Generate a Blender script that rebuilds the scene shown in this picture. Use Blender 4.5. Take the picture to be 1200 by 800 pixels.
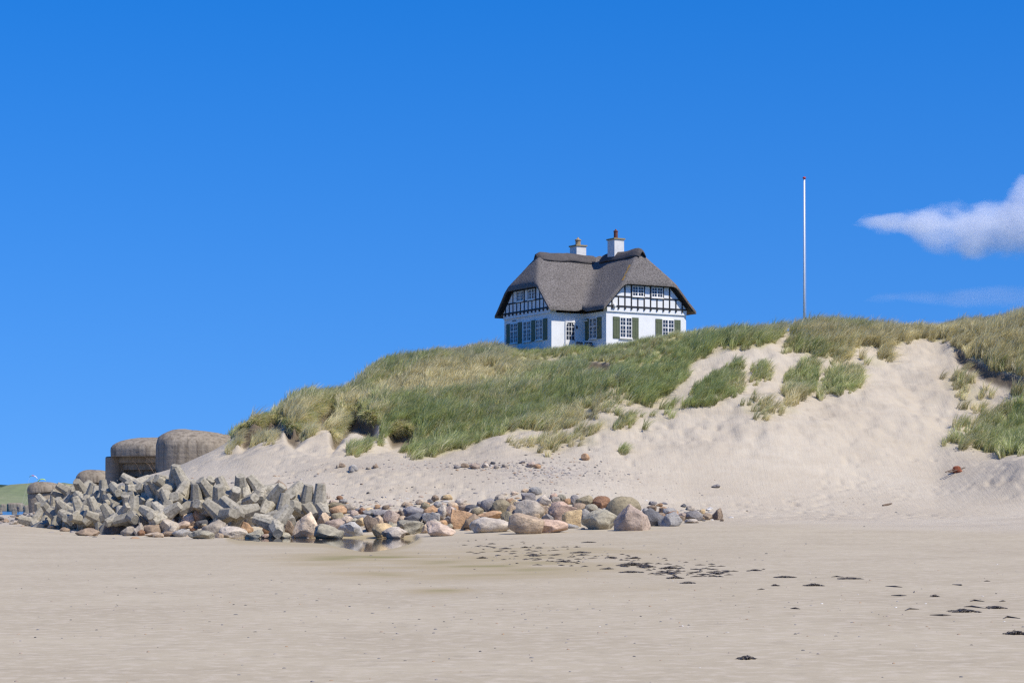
import bpy, bmesh, math, random
import numpy as np
from mathutils import Vector, Matrix, Euler

R = math.radians
for o in list(bpy.data.objects):
    bpy.data.objects.remove(o)
sc = bpy.context.scene
col = sc.collection

# ------------------------------------------------------------------ camera, sky, sun, exposure
F, HZ, CZ = 2400.0, 590.0, 1.7            # focal length in photo pixels, horizon row, eye height
cam_d = bpy.data.cameras.new('camera')
cam = bpy.data.objects.new('camera', cam_d)
col.objects.link(cam)
cam.location = (0, 0, CZ)
cam.rotation_euler = (R(90), 0, 0)
cam_d.sensor_width = 36
cam_d.lens = F / 1200 * 36
cam_d.shift_y = (HZ - 400) / 1200
cam_d.clip_start = 0.5
cam_d.clip_end = 60000
sc.camera = cam

SUN_EL = R(51)
SUN_H = Vector((.825, -.566))
world = bpy.data.worlds.new('World')
sc.world = world
world.use_nodes = True
wn = world.node_tree.nodes
wl = world.node_tree.links
wn.clear()
sky = wn.new('ShaderNodeTexSky')
sky.sky_type = 'NISHITA'
sky.sun_disc = False
sky.sun_elevation = SUN_EL
sky.sun_rotation = math.atan2(SUN_H.x, SUN_H.y)
sky.altitude = 0
sky.air_density = 1.0
sky.dust_density = 0.25
sky.ozone_density = 4.0
hs = wn.new('ShaderNodeHueSaturation')
hs.inputs['Saturation'].default_value = 1.465
hs.inputs['Hue'].default_value = .517
bg = wn.new('ShaderNodeBackground')
bg.inputs['Strength'].default_value = 0.15
wo = wn.new('ShaderNodeOutputWorld')
# clear maritime air: the pale band at the horizon is thin, so the sky is read a little higher up
tc = wn.new('ShaderNodeTexCoord'); sp_ = wn.new('ShaderNodeVectorMath'); sp_.operation = 'MULTIPLY_ADD'
sp_.inputs[1].default_value = (1, 1, .5); sp_.inputs[2].default_value = (0, 0, .17)
nm_ = wn.new('ShaderNodeVectorMath'); nm_.operation = 'NORMALIZE'
wl.new(tc.outputs['Generated'], sp_.inputs[0]); wl.new(sp_.outputs[0], nm_.inputs[0]); wl.new(nm_.outputs[0], sky.inputs['Vector'])
wl.new(sky.outputs[0], hs.inputs['Color'])
wl.new(hs.outputs[0], bg.inputs['Color'])
wl.new(bg.outputs[0], wo.inputs['Surface'])

sun_d = bpy.data.lights.new('sun', 'SUN')
sun_d.energy = 4.7
sun_d.angle = R(0.53)
sun_d.color = (1.0, .94, .82)
sun = bpy.data.objects.new('sun', sun_d)
col.objects.link(sun)
sdir = Vector((SUN_H.x * math.cos(SUN_EL), SUN_H.y * math.cos(SUN_EL), math.sin(SUN_EL)))
sun.rotation_euler = sdir.to_track_quat('Z', 'Y').to_euler()
sun.location = (60, -40, 80)

sc.view_settings.view_transform = 'Standard'
sc.view_settings.look = 'None'
sc.view_settings.gamma = 1
sc.view_settings.exposure = 0.1
sc.view_settings.use_curve_mapping = False
sc.render.engine = 'CYCLES'
sc.cycles.use_denoising = False
sc.cycles.pixel_filter_type = 'BLACKMAN_HARRIS'
sc.cycles.filter_width = 1.35
sc.cycles.use_adaptive_sampling = False
sc.cycles.sample_clamp_indirect = 3.0
sc.cycles.caustics_reflective = False
sc.cycles.caustics_refractive = False
sc.cycles.max_bounces = 6
sc.cycles.diffuse_bounces = 3
sc.cycles.glossy_bounces = 2
sc.cycles.transmission_bounces = 2
sc.cycles.volume_bounces = 4
sc.cycles.transparent_max_bounces = 8
sc.cycles.volume_step_rate = 0.6
sc.cycles.volume_max_steps = 128

# ------------------------------------------------------------------ helpers
def at(px, py, Y):
    return Vector(((px - 600) * Y / F, Y, CZ + (HZ - py) * Y / F))

def tag(o, label=None, cat=None, group=None, kind=None):
    if label: o['label'] = label
    if cat: o['category'] = cat
    if group: o['group'] = group
    if kind: o['kind'] = kind
    return o

def empty(name, loc=(0, 0, 0), rz=0):
    o = bpy.data.objects.new(name, None)
    col.objects.link(o)
    o.location = loc
    o.rotation_euler = (0, 0, rz)
    o.empty_display_size = .3
    return o

class MB:
    def __init__(s):
        s.v = []; s.f = []
    def add(s, verts, faces):
        n = len(s.v)
        s.v += [tuple(p) for p in verts]
        s.f += [tuple(i + n for i in f) for f in faces]
        return s
    def box(s, lo, hi):
        x0, y0, z0 = lo; x1, y1, z1 = hi
        return s.add([(x0,y0,z0),(x1,y0,z0),(x1,y1,z0),(x0,y1,z0),(x0,y0,z1),(x1,y0,z1),(x1,y1,z1),(x0,y1,z1)],
                     [(0,3,2,1),(4,5,6,7),(0,1,5,4),(1,2,6,5),(2,3,7,6),(3,0,4,7)])
    def hexa(s, p):
        return s.add(p, [(0,3,2,1),(4,5,6,7),(0,1,5,4),(1,2,6,5),(2,3,7,6),(3,0,4,7)])
    def tube(s, pts, rad, n=6, cap=True):
        pts = [Vector(p) for p in pts]
        rings = []
        for i, p in enumerate(pts):
            d = (pts[min(i+1, len(pts)-1)] - pts[max(i-1, 0)]).normalized()
            a = d.cross(Vector((0,0,1)))
            if a.length < .01: a = d.cross(Vector((1,0,0)))
            a.normalize(); b = d.cross(a)
            r = rad[i] if hasattr(rad, '__len__') else rad
            rings.append([p + (a*math.cos(2*math.pi*k/n) + b*math.sin(2*math.pi*k/n))*r for k in range(n)])
        vs = [q for r_ in rings for q in r_]
        fs = []
        for i in range(len(pts)-1):
            for k in range(n):
                fs.append((i*n+k, i*n+(k+1)%n, (i+1)*n+(k+1)%n, (i+1)*n+k))
        if cap:
            fs.append(tuple(range(n))[::-1]); fs.append(tuple((len(pts)-1)*n+k for k in range(n)))
        return s.add(vs, fs)
    def rings(s, rings, cap0=True, cap1=True):
        n = len(rings[0]); vs = [q for r_ in rings for q in r_]; fs = []
        for i in range(len(rings)-1):
            for k in range(n):
                fs.append((i*n+k, i*n+(k+1)%n, (i+1)*n+(k+1)%n, (i+1)*n+k))
        if cap0: fs.append(tuple(range(n))[::-1])
        if cap1: fs.append(tuple((len(rings)-1)*n+k for k in range(n)))
        return s.add(vs, fs)
    def mesh(s, name, mat, smooth=False, recalc=True):
        me = bpy.data.meshes.new(name)
        me.from_pydata(s.v, [], s.f)
        if recalc:
            bm = bmesh.new(); bm.from_mesh(me)
            bmesh.ops.recalc_face_normals(bm, faces=bm.faces)
            bm.to_mesh(me); bm.free()
        if smooth:
            me.polygons.foreach_set('use_smooth', [True]*len(me.polygons))
        if mat: me.materials.append(mat)
        me.update()
        return me
    def build(s, name, mat, parent=None, smooth=False, recalc=True):
        return link(name, s.mesh(name, mat, smooth, recalc), parent)

def link(name, me, parent=None):
    o = bpy.data.objects.new(name, me)
    col.objects.link(o)
    if parent: o.parent = parent
    return o

def np_mesh(name, V, Q, mat, smooth=True, attrs=None):
    me = bpy.data.meshes.new(name)
    V = np.asarray(V, np.float32); Q = np.asarray(Q, np.int32)
    k = Q.shape[1]
    me.vertices.add(len(V)); me.vertices.foreach_set('co', V.ravel())
    me.loops.add(Q.size); me.loops.foreach_set('vertex_index', Q.ravel())
    me.polygons.add(len(Q)); me.polygons.foreach_set('loop_start', np.arange(0, Q.size, k, dtype=np.int32))
    me.update(calc_edges=True)
    if smooth: me.polygons.foreach_set('use_smooth', np.ones(len(Q), bool))
    for nm, arr in (attrs or {}).items():
        a = me.attributes.new(nm, 'FLOAT', 'POINT'); a.data.foreach_set('value', np.asarray(arr, np.float32))
    if mat: me.materials.append(mat)
    me.validate()
    return me

_rng = np.random.RandomState(7)
_tab = _rng.rand(256, 256)
def vnoise(x, y, seed=0):
    x = np.asarray(x, float) + seed*17.31; y = np.asarray(y, float) + seed*9.73
    xi = np.floor(x).astype(int); yi = np.floor(y).astype(int)
    fx = x-xi; fy = y-yi
    fx = fx*fx*fx*(fx*(fx*6-15)+10); fy = fy*fy*fy*(fy*(fy*6-15)+10)
    g = lambda a, b: _tab[a & 255, b & 255]
    return (g(xi,yi)*(1-fx)+g(xi+1,yi)*fx)*(1-fy) + (g(xi,yi+1)*(1-fx)+g(xi+1,yi+1)*fx)*fy
def fbm(x, y, sc_=1., oct=4, seed=0, gain=.5):
    t = 0; a = 1; tot = 0; c, s = math.cos(.6), math.sin(.6)
    x = np.asarray(x, float)*sc_; y = np.asarray(y, float)*sc_
    for i in range(oct):
        t = t + a*(vnoise(x, y, seed+i)-.5)*2; tot += a; a *= gain
        x, y = (c*x-s*y)*2.03, (s*x+c*y)*2.03
    return t/tot
def sstep(a, b, x):
    t = np.clip((x-a)/(b-a), 0, 1); return t*t*(3-2*t)

# ------------------------------------------------------------------ materials
def new_mat(name):
    m = bpy.data.materials.new(name); m.use_nodes = True
    nt = m.node_tree; nt.nodes.clear()
    out = nt.nodes.new('ShaderNodeOutputMaterial')
    return m, nt, out
class N:
    """small node-tree helper"""
    def __init__(s, nt): s.nt = nt
    def n(s, typ, **kw):
        nd = s.nt.nodes.new(typ)
        for k, v in kw.items(): setattr(nd, k, v)
        return nd
    def l(s, a, b): s.nt.links.new(a, b)
    def setv(s, sock, v):
        if hasattr(v, 'node') or isinstance(v, bpy.types.NodeSocket): s.l(v, sock)
        else: sock.default_value = v
    def noise(s, vec, scale, detail=4, rough=.55, dim='3D'):
        nd = s.n('ShaderNodeTexNoise'); 
        if vec is not None: s.l(vec, nd.inputs['Vector'])
        nd.inputs['Scale'].default_value = scale; nd.inputs['Detail'].default_value = detail
        nd.inputs['Roughness'].default_value = rough
        return nd.outputs['Fac']
    def ramp(s, fac, stops):
        nd = s.n('ShaderNodeValToRGB'); s.l(fac, nd.inputs[0])
        e = nd.color_ramp.elements
        while len(e) < len(stops): e.new(.5)
        for el, (p, c) in zip(e, stops):
            el.position = p; el.color = (c, c, c, 1) if not hasattr(c, '__len__') else (*c[:3], 1)
        return nd.outputs[0]
    def mix(s, fac, a, b, mode='MIX'):
        nd = s.n('ShaderNodeMix', data_type='RGBA', blend_type=mode)
        s.setv(nd.inputs[0], fac); 
        s.setv(nd.inputs[6], a if not isinstance(a, tuple) else (*a[:3], 1))
        s.setv(nd.inputs[7], b if not isinstance(b, tuple) else (*b[:3], 1))
        return nd.outputs[2]
    def math(s, op, a, b=0., c=0.):
        nd = s.n('ShaderNodeMath', operation=op); s.setv(nd.inputs[0], a); s.setv(nd.inputs[1], b); s.setv(nd.inputs[2], c)
        return nd.outputs[0]
    def mapping(s, vec, scale=(1,1,1), loc=(0,0,0), rot=(0,0,0)):
        nd = s.n('ShaderNodeMapping'); s.l(vec, nd.inputs[0]); s.setv(nd.inputs['Scale'], scale); s.setv(nd.inputs['Location'], loc); s.setv(nd.inputs['Rotation'], rot)
        return nd.outputs[0]
    def obj(s): return s.n('ShaderNodeTexCoord').outputs['Object']
    def attr(s, name, typ='GEOMETRY'):
        nd = s.n('ShaderNodeAttribute', attribute_name=name, attribute_type=typ); return nd.outputs['Fac']
    def bump(s, h, strength=.5, dist=.02, nrm=None):
        nd = s.n('ShaderNodeBump'); s.setv(nd.inputs['Strength'], strength); nd.inputs['Distance'].default_value = dist
        s.l(h, nd.inputs['Height'])
        if nrm is not None: s.l(nrm, nd.inputs['Normal'])
        return nd.outputs[0]
    def principled(s, out, color, rough=.8, bump=None, spec=.3, **kw):
        nd = s.n('ShaderNodeBsdfPrincipled')
        s.setv(nd.inputs['Base Color'], color if not isinstance(color, tuple) else (*color[:3], 1))
        s.setv(nd.inputs['Roughness'], rough); s.setv(nd.inputs['Specular IOR Level'], spec)
        for k, v in kw.items(): s.setv(nd.inputs[k], v)
        if bump is not None: s.l(bump, nd.inputs['Normal'])
        s.l(nd.outputs[0], out.inputs[0])
        return nd

def simple_mat(name, c, rough=.7, var=.12, scale=6, bump=.15, dist=.01, spec=.3):
    m, nt, out = new_mat(name); h = N(nt); co = h.obj()
    n1 = h.noise(co, scale, 5); n2 = h.noise(co, scale*.23, 3)
    f = h.math('ADD', h.math('MULTIPLY', n1, .6), h.math('MULTIPLY', n2, .4))
    cc = h.mix(h.ramp(f, [(.3, 0), (.7, 1)]), tuple(x*(1-var) for x in c), tuple(min(1, x*(1+var)) for x in c))
    h.principled(out, cc, rough, h.bump(n1, bump, dist), spec)
    return m

# ground -------------------------------------------------------------
def ground_mat():
    m, nt, out = new_mat('sand'); h = N(nt); co = h.obj()
    wet, litter, soil, stain = [h.attr(a) for a in ('wet', 'litter', 'soil', 'stain')]
    grit = h.attr('grit')
    big = h.noise(co, .12, 5, .6); mid = h.noise(co, 2.0, 6, .65); fine = h.noise(co, 22, 4, .65); tiny = h.noise(co, 90, 2, .6)
    dry = h.mix(h.ramp(big, [(.32, 0), (.68, 1)]), (.475, .405, .305), (.55, .48, .372))
    dry = h.mix(h.math('MULTIPLY', h.ramp(mid, [(.45, 0), (.75, 1)]), .35), dry, (.43, .345, .24))
    dry = h.mix(h.math('MULTIPLY', h.ramp(fine, [(.56, 0), (.74, 1)]), .28), dry, (.30, .26, .21))
    strata = h.noise(h.mapping(co, (.12, .12, .8), rot=(R(14), R(-10), 0)), 1.4, 5, .6)
    dry = h.mix(h.math('MULTIPLY', h.ramp(strata, [(.5, 0), (.7, 1)]), .25), dry, (.33, .262, .18))
    # flat damp sand: streaks run along the shore
    streak = h.noise(co, .22, 7, .68)
    s2 = h.noise(co, 3.6, 4, .65)
    damp = h.mix(h.ramp(streak, [(.35, 0), (.65, 1)]), (.40, .332, .225), (.47, .397, .274))
    damp = h.mix(h.math('MULTIPLY', h.ramp(s2, [(.48, 0), (.62, 1)]), .62), damp, (.53, .45, .335))
    damp = h.mix(h.math('MULTIPLY', h.ramp(h.noise(co, 2.3, 4, .7), [(.54, 0), (.7, 1)]), .45), damp, (.30, .25, .175))
    damp = h.mix(h.math('MULTIPLY', h.ramp(fine, [(.60, 0), (.72, 1)]), .22), damp, (.27, .235, .2))
    c = h.mix(wet, dry, damp)
    c = h.mix(h.ramp(stain, [(0, 0), (.3, .75), (1, .95)]), c, h.ramp(stain, [(.15, (.405, .325, .20)), (.55, (.37, .295, .165)), (1, (.25, .215, .085))]))
    gv = h.n('ShaderNodeTexVoronoi'); gv.inputs['Scale'].default_value = 9; h.l(co, gv.inputs['Vector'])
    gcol = h.ramp(gv.outputs['Color'], [(0, (.15, .14, .13)), (.5, (.36, .32, .28)), (1, (.5, .42, .33))])
    c = h.mix(h.math('MULTIPLY', grit, h.ramp(mid, [(.4, 0), (.6, 1)])), c, gcol)
    lit = h.mix(h.noise(co, 5, 4), (.44, .385, .21), (.32, .30, .14))
    c = h.mix(litter, c, lit)
    c = h.mix(soil, c, h.mix(h.noise(co, 4, 5), (.10, .078, .052), (.22, .172, .115)))
    # relief: footprints and wind marks in dry sand, ripples on the damp sand
    v = h.n('ShaderNodeTexVoronoi', feature='SMOOTH_F1'); v.inputs['Scale'].default_value = 1.7; h.l(h.mix(.12, co, h.n('ShaderNodeTexNoise').outputs['Color']), v.inputs['Vector'])
    pits = h.ramp(v.outputs['Distance'], [(.05, 0), (.42, 1)])
    slide = h.noise(h.mapping(co, (5.5, .5, .45), rot=(0, 0, R(-18))), 1.2, 5, .65)
    dh = h.math('ADD', h.math('MULTIPLY', pits, h.math('MULTIPLY', .55, h.ramp(h.noise(co, .25, 3), [(.45, 0), (.62, 1)]))), h.math('ADD', h.math('MULTIPLY', mid, .4), h.math('ADD', h.math('MULTIPLY', slide, .55), h.math('MULTIPLY', fine, .55))))
    dryw = h.math('SUBTRACT', 1., wet)
    b1 = h.bump(dh, h.math('MULTIPLY', dryw, .8), .09)
    rip = h.noise(h.mapping(co, (1.0, 5.5, 1)), 2.2, 3, .5)
    b2 = h.bump(h.math('ADD', rip, h.math('MULTIPLY', fine, .5)), h.math('MULTIPLY', wet, .55), .012, b1)
    rough = h.math('SUBTRACT', .92, h.math('MULTIPLY', stain, .1))
    h.principled(out, c, rough, b2, .18)
    return m
M = {}
M['sand'] = ground_mat()

def concrete_mat(name, lo, hi, stain):
    m, nt, out = new_mat(name); h = N(nt); co = h.obj()
    rnd = h.n('ShaderNodeObjectInfo').outputs['Random']
    off = h.n('ShaderNodeCombineXYZ'); h.l(h.math('MULTIPLY', rnd, 37.), off.inputs[0]); h.l(h.math('MULTIPLY', rnd, 11.), off.inputs[2])
    ad = h.n('ShaderNodeVectorMath', operation='ADD'); h.l(co, ad.inputs[0]); h.l(off.outputs[0], ad.inputs[1]); p = ad.outputs[0]
    a = h.noise(p, 1.1, 6, .65); b = h.noise(p, 7, 5, .65); d = h.noise(p, 30, 3, .6)
    c = h.mix(h.ramp(a, [(.3, 0), (.7, 1)]), lo, hi)
    c = h.mix(h.math('MULTIPLY', h.ramp(b, [(.46, 0), (.62, 1)]), .7), c, stain)
    c = h.mix(h.math('MULTIPLY', h.ramp(d, [(.6, 0), (.68, 1)]), .5), c, tuple(x*.5 for x in lo))
    c = h.mix(h.math('MULTIPLY', rnd, .5), c, tuple(x*.62 for x in lo))
    hh = h.math('ADD', h.math('MULTIPLY', b, .7), h.math('MULTIPLY', d, .5))
    h.principled(out, c, .9, h.bump(hh, .6, .035), .2)
    return m
M['block'] = concrete_mat('armour_concrete', (.36, .32, .24), (.52, .465, .36), (.17, .15, .105))

def bunker_mat():
    m, nt, out = new_mat('bunker_concrete'); h = N(nt); co = h.obj()
    a = h.noise(co, .45, 6, .65); b = h.noise(co, 5, 5, .65)
    drip = h.noise(h.mapping(co, (2.2, 2.2, .18)), 1.5, 5, .6)
    wv = h.n('ShaderNodeTexWave', bands_direction='Z'); wv.inputs['Scale'].default_value = .8; wv.inputs['Distortion'].default_value = 1.2; wv.inputs['Detail'].default_value = 3; h.l(co, wv.inputs['Vector'])
    c = h.mix(h.ramp(a, [(.3, 0), (.7, 1)]), (.245, .203, .15), (.36, .305, .232))
    c = h.mix(h.math('MULTIPLY', h.ramp(drip, [(.46, 0), (.64, 1)]), .75), c, (.135, .108, .078))
    c = h.mix(h.math('MULTIPLY', h.ramp(b, [(.58, 0), (.72, 1)]), .5), c, (.40, .35, .29))
    c = h.mix(h.math('MULTIPLY', h.ramp(wv.outputs['Fac'], [(.0, 1), (.10, 0)]), .22), c, (.12, .1, .08))
    hh = h.math('ADD', h.math('MULTIPLY', wv.outputs['Fac'], .10), h.math('ADD', h.math('MULTIPLY', drip, .4), h.math('MULTIPLY', b, .6)))
    h.principled(out, c, .92, h.bump(hh, .9, .09), .15)
    return m
M['bunker'] = bunker_mat()

def stone_mat():
    m, nt, out = new_mat('stone'); h = N(nt); co = h.obj()
    oi = h.n('ShaderNodeObjectInfo'); base = oi.outputs['Color']; rnd = oi.outputs['Random']
    off = h.n('ShaderNodeCombineXYZ'); h.l(h.math('MULTIPLY', rnd, 51.), off.inputs[0]); h.l(h.math('MULTIPLY', rnd, 23.), off.inputs[1])
    ad = h.n('ShaderNodeVectorMath', operation='ADD'); h.l(co, ad.inputs[0]); h.l(off.outputs[0], ad.inputs[1]); p = ad.outputs[0]
    a = h.noise(p, 2.0, 6, .68); b = h.noise(p, 14, 4, .7)
    rotv = h.n('ShaderNodeCombineXYZ'); h.l(h.math('MULTIPLY', rnd, 6.), rotv.inputs[0]); h.l(h.math('MULTIPLY', rnd, 3.), rotv.inputs[2])
    mp = h.n('ShaderNodeMapping'); h.l(p, mp.inputs[0]); h.l(rotv.outputs[0], mp.inputs['Rotation']); mp.inputs['Scale'].default_value = (1, 1, 6)
    band = h.noise(mp.outputs[0], 1.6, 4, .6)
    c = h.mix(h.ramp(a, [(.3, 0), (.7, 1)]), h.mix(1., base, (.58, .56, .56), 'MULTIPLY'), h.mix(1., base, (1.3, 1.27, 1.22), 'MULTIPLY'))
    c = h.mix(h.math('MULTIPLY', h.ramp(band, [(.52, 0), (.66, 1)]), h.math('MULTIPLY', rnd, .45)), c, h.mix(1., base, (1.45, 1.42, 1.38), 'MULTIPLY'))
    c = h.mix(h.math('MULTIPLY', h.ramp(b, [(.5, 0), (.66, 1)]), .65), c, h.mix(1., base, (.40, .38, .38), 'MULTIPLY'))
    hh = h.math('ADD', h.math('MULTIPLY', a, .8), h.math('MULTIPLY', b, .35))
    h.principled(out, c, .82, h.bump(hh, .85, .12), .25)
    return m
M['stone'] = stone_mat()

def grass_mat(name, src):
    m, nt, out = new_mat(name); h = N(nt)
    tint = h.attr('tint', src); bl = h.attr('bl'); tt = h.attr('tt'); ri = h.n('ShaderNodeObjectInfo').outputs['Random'] if src == 'INSTANCER' else h.attr('rnd')
    green = h.mix(bl, (.29, .36, .095), (.64, .66, .26))
    straw = h.mix(bl, (.62, .52, .22), (.88, .79, .47))
    f = h.math('ADD', tint, h.math('MULTIPLY', h.math('SUBTRACT', bl, .5), .9))
    c = h.mix(h.ramp(f, [(.35, 0), (.72, 1)]), green, straw)
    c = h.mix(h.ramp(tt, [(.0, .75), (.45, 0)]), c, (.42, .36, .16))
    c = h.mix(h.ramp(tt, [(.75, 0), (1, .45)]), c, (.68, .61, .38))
    lum = h.math('ADD', .76, h.math('MULTIPLY', ri, .5)); cl = h.n('ShaderNodeCombineXYZ')
    for q_ in range(3): h.l(lum, cl.inputs[q_])
    c = h.mix(1., c, cl.outputs[0], 'MULTIPLY')
    d = h.n('ShaderNodeBsdfDiffuse'); h.l(c, d.inputs[0])
    t = h.n('ShaderNodeBsdfTranslucent'); h.l(c, t.inputs[0])
    g = h.n('ShaderNodeBsdfGlossy'); g.inputs['Roughness'].default_value = .45; g.inputs[0].default_value = (.6, .6, .6, 1)
    mx = h.n('ShaderNodeMixShader'); mx.inputs[0].default_value = .5; h.l(d.outputs[0], mx.inputs[1]); h.l(t.outputs[0], mx.inputs[2])
    m2 = h.n('ShaderNodeMixShader'); m2.inputs[0].default_value = .06; h.l(mx.outputs[0], m2.inputs[1]); h.l(g.outputs[0], m2.inputs[2])
    h.l(m2.outputs[0], out.inputs[0])
    return m
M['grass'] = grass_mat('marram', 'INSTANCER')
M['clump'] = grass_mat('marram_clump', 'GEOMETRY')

def thatch_mat():
    m, nt, out = new_mat('thatch'); h = N(nt); co = h.obj()
    a = h.noise(co, .7, 5, .6); b = h.noise(co, 9, 5, .75); d = h.noise(co, 26, 3, .7)
    c = h.mix(h.ramp(a, [(.3, 0), (.7, 1)]), (.165, .148, .136), (.232, .21, .194))
    c = h.mix(h.ramp(b, [(.38, .95), (.6, 0)]), c, (.062, .054, .05))
    c = h.mix(h.math('MULTIPLY', h.ramp(d, [(.5, 0), (.66, 1)]), .75), c, (.40, .365, .33))
    # lichen: one orange streak down the left hip of the front gable, specks on the right hip
    sp = h.n('ShaderNodeSeparateXYZ'); h.l(co, sp.inputs[0])
    X, Y, Z = sp.outputs
    off = h.math('SUBTRACT', h.math('SUBTRACT', Y, h.math('MULTIPLY', X, .673)), -1.08)
    inx = h.math('MULTIPLY', h.math('GREATER_THAN', X, 1.25), h.math('LESS_THAN', X, 2.45))
    wdt = h.math('MULTIPLY', h.ramp(h.noise(co, 5, 5, .7), [(.35, 0), (.62, 1)]), .2)
    k = h.math('MULTIPLY', h.math('MULTIPLY', inx, h.math('GREATER_THAN', Z, 5.2)), h.math('LESS_THAN', h.math('ABSOLUTE', off), wdt))
    c = h.mix(h.math('MULTIPLY', k, .85), c, (.46, .27, .06))
    sx = h.math('ABSOLUTE', h.math('SUBTRACT', h.math('ADD', X, h.math('MULTIPLY', Z, .9)), 10.75))
    k2 = h.math('MULTIPLY', h.math('MULTIPLY', h.math('LESS_THAN', sx, .4), h.math('LESS_THAN', Y, 1.4)), h.ramp(h.noise(co, 7, 3), [(.54, 0), (.6, 1)]))
    c = h.mix(h.math('MULTIPLY', k2, .7), c, (.34, .16, .07))
    h.principled(out, c, .95, h.bump(h.math('ADD', b, h.math('MULTIPLY', d, .6)), .9, .07), .1)
    return m
M['thatch'] = thatch_mat()
M['ridge'] = simple_mat('heather_ridge', (.105, .094, .09), .95, .35, 11, .9, .06, .1)

def wall_mat():
    m, nt, out = new_mat('whitewash'); h = N(nt); co = h.obj()
    br = h.n('ShaderNodeTexBrick'); br.inputs['Scale'].default_value = 1.; br.inputs['Brick Width'].default_value = .24; br.inputs['Row Height'].default_value = .07; br.inputs['Mortar Size'].default_value = .008
    sp = h.n('ShaderNodeSeparateXYZ'); h.l(co, sp.inputs[0]); cb = h.n('ShaderNodeCombineXYZ')
    h.l(h.math('ADD', sp.outputs[0], sp.outputs[1]), cb.inputs[0]); h.l(sp.outputs[2], cb.inputs[1]); h.l(cb.outputs[0], br.inputs['Vector'])
    n = h.noise(co, 1.2, 5); n2 = h.noise(co, 12, 4)
    c = h.mix(h.ramp(n, [(.35, 0), (.7, 1)]), (.76, .76, .745), (.84, .84, .825))
    c = h.mix(h.math('MULTIPLY', h.ramp(n2, [(.58, 0), (.75, 1)]), .25), c, (.66, .645, .61))
    hh = h.math('ADD', h.math('MULTIPLY', br.outputs['Fac'], -.7), h.math('MULTIPLY', n2, .5))
    h.principled(out, c, .75, h.bump(hh, .35, .012), .3)
    return m
M['white'] = wall_mat()
M['frame'] = simple_mat('white_paint', (.78, .76, .72), .45, .05, 8, .05)
M['timber'] = simple_mat('tarred_timber', (.022, .021, .022), .6, .3, 14, .4, .01, .35)
M['shutter'] = simple_mat('green_shutter_paint', (.118, .138, .075), .5, .12, 9, .15)
M['chim'] = simple_mat('chimney_render', (.68, .665, .63), .85, .13, 5, .4, .02)
M['slab'] = simple_mat('lichened_slab', (.30, .235, .12), .9, .35, 8, .6, .02)
M['redpot'] = simple_mat('red_clay', (.15, .055, .042), .7, .25, 9, .3)
M['buffpot'] = simple_mat('buff_clay', (.36, .27, .16), .8, .25, 9, .3)
M['dark'] = simple_mat('doorway_shade_black', (.012, .012, .013), .9, .2, 4, .1)  # near-black colour standing in for shade in the bunker's door opening
M['metal'] = simple_mat('dark_iron', (.045, .045, .05), .5, .2, 9, .1)
M['teak'] = simple_mat('grey_teak', (.085, .07, .06), .7, .25, 12, .3)
M['pole'] = simple_mat('pole_paint', (.82, .82, .81), .35, .04, 3, .03)
M['finial'] = simple_mat('red_finial', (.45, .06, .05), .35, .1, 5, .03)
M['rope'] = simple_mat('rope', (.55, .52, .46), .8, .1, 9, .1)
M['weed'] = simple_mat('wrack', (.085, .068, .05), .55, .5, 20, .6, .02, .5)
M['wood'] = simple_mat('driftwood', (.17, .12, .085), .85, .3, 14, .5)
M['rust'] = simple_mat('rusty_scrap', (.24, .075, .035), .85, .3, 10, .5)
M['lime'] = simple_mat('lime_nylon', (.55, .75, .03), .5, .05, 2, .02)
M['kred'] = simple_mat('red_nylon', (.75, .12, .06), .5, .05, 2, .02)
M['kwhite'] = simple_mat('white_nylon', (.75, .72, .74), .5, .05, 2, .02)
M['kgreen'] = simple_mat('green_nylon', (.35, .6, .2), .5, .05, 2, .02)
M['cloth'] = simple_mat('dark_swimwear', (.03, .035, .06), .8, .1, 5, .1)
M['skin'] = simple_mat('skin', (.45, .26, .18), .6, .08, 5, .05)

def glass_mat():
    m, nt, out = new_mat('window_glass'); h = N(nt); co = h.obj()
    n = h.noise(co, 2.2, 2)
    c = h.mix(h.ramp(n, [(.4, 0), (.6, 1)]), (.012, .018, .032), (.035, .045, .065))
    h.principled(out, c, .06, h.bump(h.noise(co, 1.4, 2), .12, .02), .6)
    return m
M['glass'] = glass_mat()

def water_mat(name, c, rough, sx, sy, strength, dist):
    m, nt, out = new_mat(name); h = N(nt); co = h.obj()
    n = h.noise(h.mapping(co, (sx, sy, 1)), 1., 5, .6)
    h.principled(out, c, rough, h.bump(n, strength, dist), .5)
    return m
M['sea'] = water_mat('sea_water', (.035, .12, .20), .12, .25, .5, .8, .4)
M['puddle'] = water_mat('puddle_water', (.085, .072, .055), .03, 1.2, 1.6, .16, .012)

# ------------------------------------------------------------------ terrain
def zz(Y, y): return CZ + (HZ - y)*Y/F
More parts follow.
